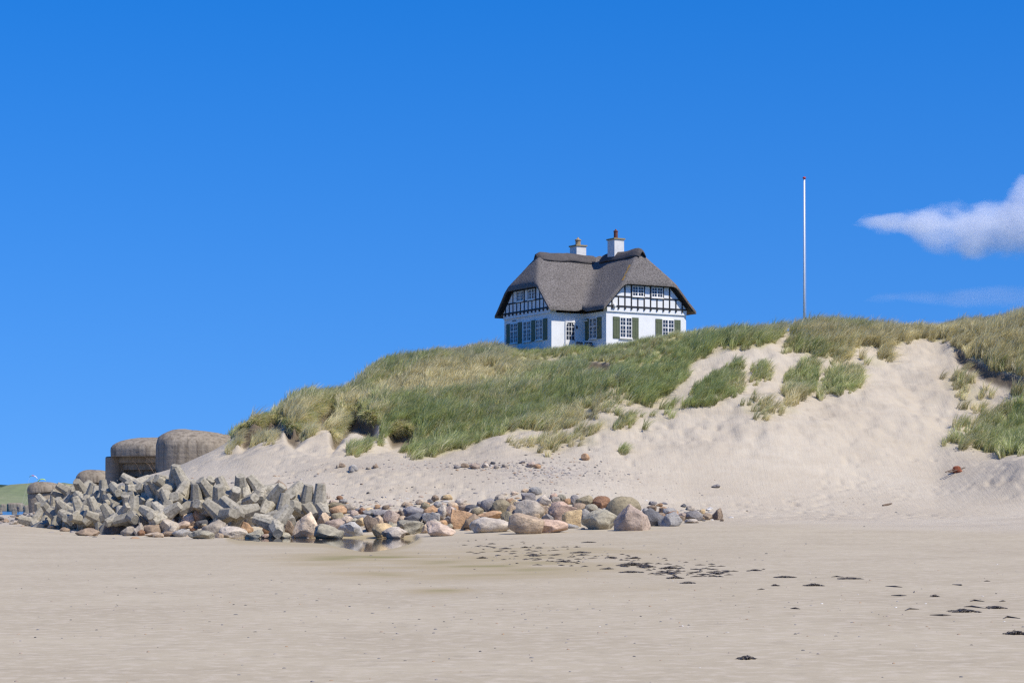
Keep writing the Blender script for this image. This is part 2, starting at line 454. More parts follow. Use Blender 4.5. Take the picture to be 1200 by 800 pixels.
# columns: photo column -> knots (distance, height) from the water's edge sand up over the dune
COLS = {
 -420: [(122,.5),(140,.6),(165,.6),(200,.5),(230,.4),(260,.25),(300,-.12),(340,-.8),(420,-3)],
   20: [(125,.42),(140,.62),(165,.62),(200,.55),(230,.42),(260,.27),(300,-.12),(340,-.8),(420,-3)],
   42: [(122,.36),(138,.9),(160,.95),(185,.9),(210,.8),(245,.5),(300,-.1),(340,-.8),(420,-3)],
   66: [(118,.25),(132,zz(132,591)),(155,zz(155,590)),(180,zz(180,589)),(205,zz(205,585)),(232,zz(232,569)),(242,zz(242,567)),(300,1),(420,-3)],
  110: [(110,.1),(124,zz(124,588)),(140,zz(140,580)),(160,zz(160,576)),(180,zz(180,576)),(230,zz(230,570)),(242,zz(242,568)),(300,1),(420,-3)],
  150: [(105,.04),(118,zz(118,580)),(130,zz(130,571)),(138,zz(138,563)),(150,zz(150,563)),(170,3.2),(240,3.2),(300,2),(420,-3)],
  200: [(103,.0),(114,zz(114,579)),(122,zz(122,566)),(132,zz(132,552)),(140,zz(140,550)),(160,4),(240,3.6),(300,3),(420,-3)],
  250: [(102,0),(113,zz(113,579)),(122,zz(122,556)),(131,zz(131,531)),(138,zz(138,528)),(155,5.2),(200,5),(300,3),(420,-3)],
  290: [(102,0),(112,zz(112,581)),(120,zz(120,556)),(127,zz(127,521)),(132,zz(132,506)),(137,zz(137,500)),(146,7.0),(200,6),(420,-3)],
  326: [(102,0),(112,zz(112,582)),(120,zz(120,553)),(127,zz(127,516)),(133,zz(133,500)),(139,zz(139,491)),(150,7.3),(200,7),(420,-3)],
  342: [(102,0),(112,zz(112,583)),(120,zz(120,551)),(127,zz(127,512)),(133,zz(133,490)),(139,zz(139,474)),(150,8.5),(200,8),(420,-3)],
  374: [(102,.01),(111,zz(111,587)),(119,zz(119,549)),(127,zz(127,517)),(134,zz(134,487)),(141,zz(141,472)),(152,8.7),(200,8.4),(420,-3)],
  400: [(102,.02),(111,zz(111,590)),(119,zz(119,547)),(127,zz(127,520)),(135,zz(135,485)),(142,zz(142,469)),(155,9.1),(200,9),(420,-3)],
  440: [(102,.03),(110,zz(110,592)),(118,zz(118,547)),(126,zz(126,525)),(137,zz(137,468)),(147,zz(147,438)),(158,11.2),(200,11),(420,-3)],
  500: [(102,.2),(110,zz(110,592)),(118,zz(118,547)),(125,zz(125,531)),(136,zz(136,458)),(148,zz(148,423)),(160,12.75),(200,12.5),(420,-3)],
  590: [(102,.42),(110,zz(110,588)),(117,zz(117,549)),(126,zz(126,506)),(137,zz(137,452)),(147,zz(147,424)),(163,13.75),(200,13),(420,-3)],
  650: [(102,.5),(110,zz(110,584)),(117,zz(117,549)),(125,zz(125,506)),(136,zz(136,446)),(145,zz(145,422)),(160,12.7),(200,13),(420,-3)],
  710: [(102,.6),(110,zz(110,588)),(117,zz(117,550)),(124,zz(124,495)),(134,zz(134,440)),(142.5,zz(142.5,410)),(158,12.7),(200,12.5),(420,-3)],
  810: [(102,.72),(110,zz(110,599)),(116,zz(116,570)),(123,zz(123,500)),(132,zz(132,432)),(140,zz(140,397)),(150,12.8),(200,12.5),(420,-3)],
  900: [(102,.76),(110,zz(110,602)),(116,zz(116,575)),(124,zz(124,490)),(132,zz(132,432)),(139,zz(139,391)),(150,13.2),(200,12.5),(420,-3)],
 1000: [(102,.78),(110,zz(110,602)),(118,zz(118,570)),(126,zz(126,490)),(134,zz(134,430)),(141,zz(141,384)),(150,13.9),(200,13),(420,-3)],
 1100: [(102,.8),(110,zz(110,602)),(119,zz(119,565)),(128,zz(128,490)),(137,zz(137,420)),(142,zz(142,388)),(150,14),(200,13),(420,-3)],
 1160: [(102,.85),(110,zz(110,600)),(118,zz(118,548)),(124,zz(124,524)),(132,zz(132,446)),(138,zz(138,384)),(150,14.3),(200,14),(420,-3)],
 1205: [(102,.9),(110,zz(110,598)),(116,zz(116,536)),(122,zz(122,527)),(130,zz(130,452)),(138,zz(138,372)),(150,15),(200,14),(420,-3)],
 1400: [(102,1),(110,zz(110,595)),(115,zz(115,533)),(121,zz(121,515)),(129,zz(129,436)),(137,zz(137,364)),(150,15.3),(200,14),(420,-3)],
 1900: [(102,1),(110,zz(110,595)),(115,zz(115,530)),(121,zz(121,512)),(129,zz(129,430)),(137,zz(137,360)),(150,15.3),(200,14),(420,-3)],
}
_cx = np.array(sorted(COLS), float)
_cY = np.array([[p[0] for p in COLS[int(c)]] for c in _cx]); _cZ = np.array([[p[1] for p in COLS[int(c)]] for c in _cx])
_px = np.arange(-430, 1910, 4.)
def _dens(T):
    out = np.stack([np.interp(_px, _cx, T[:, k]) for k in range(T.shape[1])], 1)
    g = np.exp(-.5*(np.arange(-9, 10)/1.7)**2); g /= g.sum()
    pad = np.pad(out, ((9, 9), (0, 0)), mode='edge')
    return np.stack([np.convolve(pad[:, k], g, 'valid') for k in range(out.shape[1])], 1)
_dY, _dZ = _dens(_cY), _dens(_cZ)

PUD = [(270,630),(330,629.2),(400,629),(440,629.3),(486,630),(490,633),(478,638),(455,643),(437,646),(424,646),(404,641),(380,636.5),(330,634),(280,632.5)]
def poly_sd(px, py, poly):
    """signed distance in pixels, positive inside"""
    P = np.array(poly, float); n = len(P)
    ins = np.zeros(px.shape, bool); d = np.full(px.shape, 1e9)
    for i in range(n):
        x0, y0 = P[i]; x1, y1 = P[(i+1) % n]
        c = ((y0 > py) != (y1 > py)) & (px < (x1-x0)*(py-y0)/((y1-y0) if y1 != y0 else 1e-9)+x0)
        ins ^= c
        t = np.clip(((px-x0)*(x1-x0)+(py-y0)*(y1-y0))/((x1-x0)**2+(y1-y0)**2), 0, 1)
        d = np.minimum(d, np.hypot(px-x0-t*(x1-x0), py-y0-t*(y1-y0)))
    return np.where(ins, d, -d)

# eroded lips in the turf: polyline of the lip, drop in metres
SCARPS = [([(281,503),(295,495),(308,489),(331,486)], .8), ([(333,490),(345,498),(352,490),(365,479),(380,474),(393,471)], .8), ([(388,504),(398,490),(408,479),(418,476),(428,482),(441,488)], 1.05),
          ([(455,500),(470,497),(484,503)], .8), ([(1118,404),(1132,416),(1150,426),(1172,437),(1200,441),(1260,445)], .25),
          ([(684,423),(700,425),(716,427)], .2)]
HOUSE_P = Vector((6.9, 150.0)); HOUSE_Z = 12.8; HOUSE_A = R(30)
def house_local(X, Y):
    dx = X-HOUSE_P.x; dy = Y-HOUSE_P.y; c, s = math.cos(HOUSE_A), math.sin(HOUSE_A)
    return dx*c+dy*s, -dx*s+dy*c

def terrain(X, Y, full=False):
    X = np.asarray(X, float); Y = np.asarray(Y, float)
    Yc = np.maximum(Y, 25.)
    px = np.clip(600 + F*X/Yc, -425, 1900)
    K = 2 + _dY.shape[1]
    n = X.size; Xr = X.ravel(); Yr = Y.ravel(); pr = px.ravel()
    ky = np.empty((n, K)); kz = np.empty((n, K))
    ky[:, 0] = -60; kz[:, 0] = -.02
    ky[:, 1] = 66; kz[:, 1] = np.interp(pr, [-400, 450, 620, 900, 1900], [0, 0, .05, .12, .2])
    for k in range(_dY.shape[1]):
        ky[:, k+2] = np.interp(pr, _px, _dY[:, k]); kz[:, k+2] = np.interp(pr, _px, _dZ[:, k])
    h = np.diff(ky, axis=1); dl = np.diff(kz, axis=1)/h
    m = np.zeros((n, K)); 
    a, b = dl[:, :-1], dl[:, 1:]
    w1 = 2*h[:, 1:]+h[:, :-1]; w2 = h[:, 1:]+2*h[:, :-1]
    with np.errstate(divide='ignore', invalid='ignore'):
        hm = (w1+w2)/(w1/a+w2/b)
    m[:, 1:-1] = np.where(a*b > 0, hm, 0)
    m[:, -1] = dl[:, -1]
    z = np.empty(n)
    idx = np.clip((ky[:, :] <= Yr[:, None]).sum(1)-1, 0, K-2); ar = np.arange(n)
    y0 = ky[ar, idx]; hh = h[ar, idx]; t = np.clip((Yr-y0)/hh, 0, 1.3)
    z0, z1, m0, m1 = kz[ar, idx], kz[ar, idx+1], m[ar, idx], m[ar, idx+1]
    z = (2*t**3-3*t**2+1)*z0 + (t**3-2*t**2+t)*hh*m0 + (-2*t**3+3*t**2)*z1 + (t**3-t**2)*hh*m1
    yb = ky[:, 5]; yc = ky[:, 7]; yf = ky[:, 2]
    dune = sstep(0, 6, Yr-(ky[:, 4]+1.5))*sstep(300, 180, Yr)*sstep(240, 290, pr)
    dry = sstep(-1, 7, Yr-yf)
    foot = np.clip(vnoise(Xr*2.4, Yr*1.9, 40)-.58, 0, 1)*sstep(.42, .6, vnoise(Xr*.22, Yr*.3, 44))
    z = z - .30*foot*dry*sstep(6, 0, Yr-ky[:, 5])
    z = z + dune*(.45*fbm(Xr, Yr, .13, 2, 14) + .40*fbm(Xr, Yr, .33, 3, 3) + .15*fbm(Xr, Yr, 1.1, 2, 9))
    z = z + dry*(.045*fbm(Xr, Yr, .3, 3, 21)+.012*fbm(Xr, Yr, 1.8, 2, 25)) + (1-dry)*(.012*fbm(Xr, Yr, .09, 3, 31))*sstep(10, 30, Yr)
    pile = sstep(2.8, 5.5, Yr-yf)*sstep(.5, 3.5, ky[:, 3]+.5-Yr)*sstep(35, 60, pr)*sstep(392, 366, pr)
    z = z - 1.0*pile
    # scarps
    soil = np.zeros(n); py = HZ - (z-CZ)*F/np.maximum(Yr, 1)
    front = (Yr < yc+2) & (Yr > yf+8)
    for lip, A in SCARPS:
        L = np.array(lip, float)
        e = sstep(L[0, 0]-4, L[0, 0]+6, pr)*sstep(L[-1, 0]+4, L[-1, 0]-6, pr)
        e = e*front
        if not e.any(): continue
        d = py - np.interp(pr, L[:, 0], L[:, 1]) - 3*fbm(Xr, Yr, 1.2, 3, 51)
        s = sstep(0, 4.5, d)*sstep(34, 9, d)*e
        z = z - A*s
        soil = np.maximum(soil, e*sstep(-1.5, 1, d)*sstep(17, 8, d))
    # level ground for the house, hollow for the puddle
    lx, ly = house_local(Xr, Yr)
    out = np.maximum(np.maximum(-3.4-lx, lx-8.), np.maximum(-.3-ly, ly-11.))
    wgt = sstep(2.2, 0., out)
    tgt = HOUSE_Z-.08+np.clip(-.045*(lx-2)*0+.05*np.clip(ly-4, 0, 7), 0, .35)
    z = z*(1-wgt)+tgt*wgt
    pp = HZ+CZ*F/np.maximum(Yr, 1)
    near = (Yr > 60) & (Yr < 112)
    sd = np.full(n, -50.)
    if near.any(): sd[near] = poly_sd(600+F*Xr[near]/Yr[near], pp[near], PUD)
    pm = sstep(-1.2, 1.4, sd + .8*fbm(Xr, Yr, .35, 3, 61))
    z = np.where(near, z*(1-pm) + pm*(-.05), z)
    if full:
        return z, dict(px=pr, soil=soil, yf=yf, yc=yc, sd=sd, ky=ky)
    return z.reshape(X.shape)

def project(X, Y, Z): return 600+F*X/Y, HZ-(Z-CZ)*F/Y

# grass cover drawn as plots on the dune (photo outline -> dune surface)
MAIN = [(274,516),(280,494),(312,480),(336,464),(400,450),(430,430),(500,404),(590,390),(600,380),(840,370),(842,400),(828,412),(812,426),(800,440),(792,455),(780,476),(764,490),(735,480),(712,478),(690,492),(664,497),(640,504),(606,502),(580,512),(552,522),(520,532),(488,532),(464,520),(448,506),(441,494),(428,487),(418,481),(408,485),(398,496),(391,509),(386,498),(393,477),(380,479),(366,485),(352,497),(344,505),(335,499),(331,491),(308,495),(295,501),(284,511)]
CREST1 = [(820,380),(850,372),(918,370),(916,392),(908,402),(890,408),(868,404),(838,404)]
CREST2 = [(916,414),(924,394),(940,372),(1000,362),(1060,368),(1112,366),(1122,392),(1118,402),(1094,400),(1062,400),(1044,408),(1004,411),(986,418),(960,420),(936,416)]
RIGHT = [(1112,370),(1150,362),(1200,348),(1420,330),(1900,320),(1900,470),(1300,466),(1205,468),(1186,462),(1170,446),(1148,436),(1128,422),(1116,404)]
LOWR = [(1138,520),(1140,502),(1152,490),(1172,482),(1205,474),(1300,470),(1900,470),(1900,524),(1240,530),(1196,530),(1160,528),(1140,526)]
SPARSE = [[(690,500),(700,470),(740,470),(790,470),(806,440),(800,476),(770,500),(720,510)], [(1108,452),(1112,436),(1136,440),(1150,462),(1164,470),(1150,486),(1128,476)],
          [(1104,520),(1112,504),(1130,500),(1140,524),(1126,530)], [(600,520),(640,506),(690,500),(700,520),(640,530)], [(870,480),(880,470),(930,470),(940,484),(890,492)], [(1010,420),(1040,412),(1050,420),(1020,426)]]
CLUMPS = [  # isolated clumps on the bare sand: outline and label
 ([(806,480),(812,458),(832,440),(852,430),(868,424),(874,440),(870,460),(856,472),(832,478)], 'broad green marram clump on bare sand below the grass crest, right of the house'),
 ([(852,430),(862,422),(872,420),(874,430),(862,436)], 'small marram tuft at the top of the sandy gully beside the broad clump'),
 ([(874,448),(880,430),(894,424),(906,430),(904,444),(890,452)], 'small green marram clump between the two broad clumps on the sand'),
 ([(914,470),(918,444),(934,424),(954,420),(962,434),(958,456),(944,470)], 'tall green marram clump on the sand straight below the flagpole'),
 ([(956,470),(964,440),(984,430),(1004,432),(1014,446),(1006,460),(984,464)], 'dense dark green marram clump, rightmost on the open sand slope'),
 ([(968,428),(978,416),(996,412),(992,424),(978,430)], 'low marram tuft just under the crest grass right of the flagpole'),
 ([(1024,420),(1034,412),(1046,414),(1040,422)], 'short thin marram tuft on the sand at the head of the slide'),
 ([(352,520),(352,502),(364,494),(372,500),(366,514)], 'green marram clump on the sand between two eroded turf edges'),
 ([(294,524),(298,512),(308,508),(308,520)], 'small marram clump on the sand near the dune end, left one of a pair'),
 ([(310,524),(312,512),(320,510),(320,520)], 'small marram clump on the sand near the dune end, right one of a pair'),
 ([(262,536),(268,524),(280,518),(278,528),(268,534)], 'green grass fringe on the sand ridge beside the bunkers'),
 ([(404,536),(410,522),(432,518),(440,526),(424,532)], 'fallen turf clod with dry grass at the foot of the eroded dune'),
 ([(436,526),(440,516),(450,510),(448,524)], 'green marram tuft just left of the lowest grass bulge'),
 ([(646,506),(650,492),(664,488),(668,500),(658,508)], 'marram tuft on the sand at the lower left edge of the thin grass'),
 ([(720,504),(724,490),(740,486),(742,500)], 'marram tuft on the sand below the middle of the thin grass'),
 ([(722,532),(722,520),(732,520),(732,532)], 'lone little grass tuft on the sand right of the round orange stone'),
]
def grass_mask(X, Y, z, info):
    """cover 0..1 of the continuous grass"""
    px, py = project(X, np.maximum(Y, 1), z)
    jit = 9*fbm(X, Y, .55, 3, 71)+4*fbm(X, Y, 1.6, 2, 77)
    m = np.zeros(X.shape)
    sel = (Y > 108) & (Y < 260) & (px > 240)
    pxs, pys, js = px[sel], py[sel], jit[sel]
    mm = np.zeros(pxs.shape)
    for P in (MAIN, CREST1, CREST2, RIGHT, LOWR):
        mm = np.maximum(mm, sstep(-4, 5, poly_sd(pxs, pys, P)+js*.8))
    for P in SPARSE:
        mm = np.maximum(mm, .3*sstep(-5, 6, poly_sd(pxs, pys, P)+js))
    # thin cover with sand showing through on the right half of the main slope
    thin = sstep(640, 720, pxs)*sstep(432, 462, pys)*sstep(830, 800, pxs)
    mm *= 1-thin*np.clip(.55+1.1*fbm(X[sel], Y[sel], .45, 3, 81), 0, .95)
    bare = sstep(.28, .5, fbm(X[sel], Y[sel], .3, 3, 91))*sstep(560, 590, pxs)*sstep(700, 670, pxs)*sstep(440, 450, pys)
    mm *= 1-.8*bare
    back = Y[sel] > info['yc'][sel]+1.0
    pl = np.where(fbm(X[sel], Y[sel], .25, 2, 95) > -.45, .9, .25)*sstep(250, 285, pxs)
    gap = sstep(9, 3, np.abs(pxs-921))                              # sandy path over the crest left of the flagpole
    pl = pl*(1-gap); mm = mm*(1-gap*sstep(400, 392, pys))
    mm = np.where(back, np.maximum(pl, 0), mm)
    mm *= 1-np.clip(info['soil'][sel]*1.2, 0, 1)
    far = (Y[sel] > 190)
    mm = np.where(far, 0.0, mm)
    m[sel] = mm
    lx, ly = house_local(X, Y)
    m *= ~((lx > -3.2) & (lx < 7.4) & (ly > 2.6) & (ly < 10.3)) & ~((lx > -.25) & (lx < 7.4) & (ly > -.25) & (ly < 5))
    return m

NC, rows = 760, np.concatenate([np.arange(-40, 16, 4), np.arange(16, 60, .55), np.arange(60, 98, .3), np.arange(98, 152, .125), np.arange(152, 175, .4), np.arange(175, 260, 1.4), np.arange(260, 431, 5)])
s = np.linspace(-1, 1, NC)
W = 14+.27*np.maximum(rows, 0)
GX = W[:, None]*s[None, :]; GY = np.repeat(rows[:, None], NC, 1)
gx, gy = GX.ravel(), GY.ravel()
gz, info = terrain(gx, gy, True)
gpx, gpy = project(gx, np.maximum(gy, 12), gz)
cover = grass_mask(gx, gy, gz, info)
far_green = sstep(205, 225, gy)*sstep(50, 60, gpx)*(gz > 1.6)
dryline = info['yf'] - 4 + 3*fbm(gx, gy, .12, 3, 101) + np.interp(gpx, [0, 300, 500, 700, 850, 1000, 1250], [2, 3, 4, 6, 4, -1, -12])
wet = 1-.9*sstep(-7, 7, gy-dryline)
sdp = info['sd']
stain = sstep(-9, 1, sdp)*.6*sstep(.16, .06, gz)
for (cx, cy, rx, ry, a) in [(455,672,70,5,.8),(515,692,42,4,1.),(560,664,170,18,.75),(430,655,110,11,.85),(640,650,150,14,.5),(760,690,160,14,.15)]:
    q = ((gpx-cx)/rx)**2+((gpy-cy)/ry)**2
    stain = np.maximum(stain, a*np.exp(-q*1.2)*(gy < 105)*np.clip(.75+.9*fbm(gx, gy, .6, 3, 111), 0, 1.3))
grit = np.zeros(gx.shape)
for (cx, cy, rx, ry, a) in [(640,553,60,12,.9),(480,547,90,5,.45),(570,546,40,5,.7),(720,560,50,10,.35),(1175,520,50,9,.6),(15,609,40,6,.8)]:
    grit = np.maximum(grit, a*np.exp(-(((gpx-cx)/rx)**2+((gpy-cy)/ry)**2))*(gy > 100))
idx = np.arange(len(rows)*NC).reshape(len(rows), NC)
Q = np.stack([idx[:-1, :-1], idx[:-1, 1:], idx[1:, 1:], idx[1:, :-1]], -1).reshape(-1, 4)
gme = np_mesh('ground', np.stack([gx, gy, gz], 1), Q, M['sand'], True,
              dict(wet=wet, litter=np.clip(cover*.95+far_green, 0, 1), soil=info['soil'], stain=stain, grit=grit))
ground = tag(link('ground', gme), kind='structure')

def hit(px, py, lift=0., y0=90., y1=200., n=1200):
    """where the sight line through a photo point meets the ground raised by lift"""
    Ys = np.linspace(y0, y1, n); Xs = (px-600)*Ys/F; zr = CZ+(HZ-py)*Ys/F
    d = terrain(Xs, Ys)+lift-zr
    k = np.argmax(d >= 0) if (d >= 0).any() else int(np.argmax(d))
    return Vector((Xs[k], Ys[k], zr[k]))
def gz_at(X, Y): return float(terrain(np.array([X]), np.array([Y]))[0])

# sea, reaching the horizon
b = MB(); b.add([(-9000, -3000, -.35), (9000, -3000, -.35), (9000, 26000, -.35), (-9000, 26000, -.35)], [(0, 1, 2, 3)])
tag(b.build('sea', M['sea'], recalc=False), kind='structure')
# puddle at the foot of the stones
pts = [(px, py) for px, py in PUD]
b = MB(); vs = []
for px, py in [(255,628.6),(400,628.2),(500,628.8),(500,636),(470,646),(430,650),(395,644),(330,637),(255,635)]:
    Y = CZ*F/(py-HZ); vs.append(((px-600)*Y/F, Y, -.016))
b.add(vs, [tuple(range(len(vs)))[::-1]])
tag(b.build('puddle', M['puddle'], recalc=False), kind='structure')

# ------------------------------------------------------------------ far shore
def far_land(name, prof, Y0, depth, matr, seed, amp, step=3., x0=-420, x1=330):
    xs = np.arange(x0, x1, step); nd = 26
    top = np.interp(xs, [p[0] for p in prof], [p[1] for p in prof])
    V = []; 
    for j in range(nd):
        t = j/(nd-1); Y = Y0+depth*t
        up = (.12+.88*sstep(.05, .55, np.array([t]))[0])*min(1, t/.03)*(1-.25*max(0, t-.7))
        for i, x in enumerate(xs):
            X = (x-600)*(Y0+depth*.6)/F
            zt = CZ+(HZ-top[i])*(Y0+depth*.6)/F
            V.append((X, Y, -.6+(zt+.6)*up))
    V = np.array(V)
    V[:, 2] += amp*np.clip(V[:, 2], 0, 3)/3*fbm(V[:, 0], V[:, 1], 1/(40*depth/300), 5, seed, .6)
    ix = np.arange(nd*len(xs)).reshape(nd, len(xs))
    Q = np.stack([ix[:-1, :-1], ix[:-1, 1:], ix[1:, 1:], ix[1:, :-1]], -1).reshape(-1, 4)
    return tag(link(name, np_mesh(name, V, Q, matr)), kind='structure')
def far_mat(name, g1, g2, sand, thr):
    m, nt, out = new_mat(name); h = N(nt); co = h.obj()
    a = h.noise(co, .02, 5, .65); b_ = h.noise(co, .035, 6, .7)
    c = h.mix(h.ramp(a, [(.35, 0), (.65, 1)]), g1, g2)
    c = h.mix(h.ramp(b_, [(thr, 0), (thr+.08, 1)]), c, sand)
    h.principled(out, c, .95, h.bump(h.noise(co, .15, 4), .6, 2.), .1)
    return m
FM = far_mat('far_dune_turf', (.15, .185, .095), (.25, .265, .15), (.44, .38, .30), .56)
far_land('far_dunes', [(-420,572),(-100,571),(0,573),(18,574),(30,573),(38,570),(44,568),(60,567),(100,572),(200,580),(330,588)], 620, 260, FM, 5, 2.4)
far_land('far_hill', [(-420,570),(-150,567.5),(-40,567),(0,569),(10,568.3),(35,569.6),(60,570),(200,576),(330,585)], 2600, 900, far_mat('far_hill_woods', (.03, .055, .035), (.05, .08, .045), (.1, .13, .08), .66), 8, 3., 4.)

# ------------------------------------------------------------------ the cottage
house = empty('thatched_cottage', (HOUSE_P.x, HOUSE_P.y, HOUSE_Z), HOUSE_A)
tag(house, 'white cottage with grey thatched roof, black half-timbered gables and green shutters on the dune', 'house')
WX, Y1, Y2, XL = 7.1, 2.95, 9.95, -2.9
b = MB()
poly = [(0, 0), (WX, 0), (WX, Y2), (XL, Y2), (XL, Y1), (0, Y1)]
for lo, hi in ((-1.2, 3.02),):
    vs = [(x, y, lo) for x, y in poly]+[(x, y, hi) for x, y in poly]; n = 6
    b.add(vs, [tuple(range(n))[::-1], tuple(range(n, 2*n))]+[(i, (i+1) % n, (i+1) % n+n, i+n) for i in range(n)])
b.build('wall', M['white'], house)

# roof surface
OV = .55; ZR, KS = 7.5, 1.09
def smin(a, b, k): h = np.clip(.5+.5*(b-a)/k, 0, 1); return b*(1-h)+a*h-k*h*(1-h)
def smax(a, b, k): return -smin(-a, -b, k)
XC, YC = WX/2, (Y1+Y2)/2
def roof_z(x, y):
    kick = lambda d: .10*np.clip(d-3.4, 0, 1)**1.5
    hip_e = 5.1
    sR = smin(ZR-KS*(x-XC)+kick(x-XC), ZR+KS*(x-XC)+kick(XC-x), .12)
    hR = smin(smin(sR, hip_e+1.62*(y+.5), .38), ZR+KS*(3.5+OV-4.05)+KS*(Y2+OV-y)-4.4+1.0, .2)
    sL = smin(ZR-KS*(y-YC)+kick(y-YC), ZR+KS*(y-YC)+kick(YC-y), .12)
    hL = smin(smin(sL, hip_e+1.62*(x-XL+.5), .38), 3.1+KS*(WX+OV-x), .2)
    hR = smin(hR, 3.1+KS*(Y2+OV-y), .2)
    return smax(hR, hL, .75)
def axis(stops, step):
    o = []
    for a, c in zip(stops[:-1], stops[1:]):
        n = max(2, int(round((c-a)/step))); o += list(np.linspace(a, c, n, endpoint=False))
    return np.array(o+[stops[-1]])
ax = axis([XL-OV, -OV, XC, WX+OV], .11); ay = axis([-OV, Y1-OV, YC, Y2+OV], .11)
AX, AY = np.meshgrid(ax, ay)
zb = roof_z(AX, AY)
und = .02*fbm(AX, AY, 2.2, 3, 7)+.02*fbm(AX, AY, .7, 2, 9)
inside = ~((AX < -OV-1e-6) & (AY < Y1-OV-1e-6))
ids = -np.ones(AX.shape, int); ids[inside] = np.arange(inside.sum()); nt_ = inside.sum()
# rounded edge: pull the top in near the rim
edge = np.minimum.reduce([np.where(AY < Y1-OV, AX+OV, np.where(AX < -OV, 9, 9)), np.where(AX < -OV, AY-(Y1-OV), 9), AX-(XL-OV), WX+OV-AX, AY+OV, Y2+OV-AY])
TH = .30
zt = zb+TH+und-.12*np.clip(1-edge/.16, 0, 1)**2
V = np.concatenate([np.stack([AX[inside], AY[inside], zt[inside]], 1), np.stack([AX[inside], AY[inside], zb[inside]], 1)])
fs = []; ec = {}
ny, nx = AX.shape
for j in range(ny-1):
    for i in range(nx-1):
        q = (ids[j, i], ids[j, i+1], ids[j+1, i+1], ids[j+1, i])
        if min(q) < 0: continue
        fs.append(q); fs.append(tuple(v+nt_ for v in q[::-1]))
        for a, c in zip(q, q[1:]+q[:1]):
            ec[(a, c)] = 1
for (a, c) in list(ec):
    if (c, a) not in ec: fs.append((c, a, a+nt_, c+nt_))
me = bpy.data.meshes.new('roof'); me.from_pydata(V.tolist(), [], fs); me.materials.append(M['thatch'])
me.polygons.foreach_set('use_smooth', [True]*len(me.polygons)); me.update()
roof = link('roof', me, house)
try:
    me.set_sharp_from_angle(angle=R(50))
except Exception: pass

def ridge_cap(pts, droop):
    """rounded saddle of heather along a ridge"""
    rings = []
    n = len(pts)
    for i, p in enumerate(pts):
        p = Vector(p); d = (Vector(pts[min(i+1, n-1)])-Vector(pts[max(i-1, 0)])); d.z = 0; d.normalize()
        side = Vector((-d.y, d.x, 0)); e = min(i, n-1-i)
        sw = .62*(.5, .86, 1)[min(e, 2)]; hh = .25*(.45, .9, 1)[min(e, 2)]
        ring = []
        for k in range(14):
            a = 2*math.pi*k/14; u = math.cos(a); w = math.sin(a)
            off = side*(sw*u); zz_ = hh*w*.62 - abs(u)**1.35*.62*(.75, .95, 1)[min(e, 2)] + .06 - (.2, .03, 0)[min(e, 2)]
            ring.append(p+off+Vector((0, 0, zz_+random.uniform(-.025, .025))))
        rings.append(ring)
    return rings
random.seed(3)
zr = ZR+TH-.02
capL = [(x, YC, zr+.05*math.sin(x*2.)) for x in np.linspace(-2.2, 3.3, 15)]
capR = [(XC, y, zr+.05*math.sin(y*1.7)) for y in np.linspace(.5, 6.3, 15)]
for c in (capL, capR):
    MB().rings(ridge_cap(c, 0)).build('ridge_cap', M['ridge'], roof, smooth=True)

class Fr:
    """a wall face: o = foot, t = along, n = outward"""
    def __init__(s, o, t, n): s.o = Vector((*o, 0)); s.t = Vector((*t, 0)); s.n = Vector((*n, 0))
    def p(s, a, d, z): return s.o+s.t*a+s.n*d+Vector((0, 0, z))
    def box(s, mb, a0, a1, d0, d1, z0, z1):
        return mb.hexa([s.p(a0,d0,z0), s.p(a1,d0,z0), s.p(a1,d1,z0), s.p(a0,d1,z0), s.p(a0,d0,z1), s.p(a1,d0,z1), s.p(a1,d1,z1), s.p(a0,d1,z1)])
    def bar(s, mb, pa, pb, w, d0, d1):
        (a0, z0), (a1, z1) = pa, pb; L = math.hypot(a1-a0, z1-z0); na, nz = -(z1-z0)/L*w/2, (a1-a0)/L*w/2
        q = [(a0-na, z0-nz), (a1-na, z1-nz), (a1+na, z1+nz), (a0+na, z0+nz)]
        return mb.hexa([s.p(a, d0, z) for a, z in q]+[s.p(a, d1, z) for a, z in q])
GR = Fr((0, 0), (1, 0), (0, -1)); GL = Fr((XL, Y1), (0, 1), (-1, 0)); S1 = Fr((0, Y1), (-1, 0), (0, -1)); S2 = Fr((0, 0), (0, 1), (-1, 0))

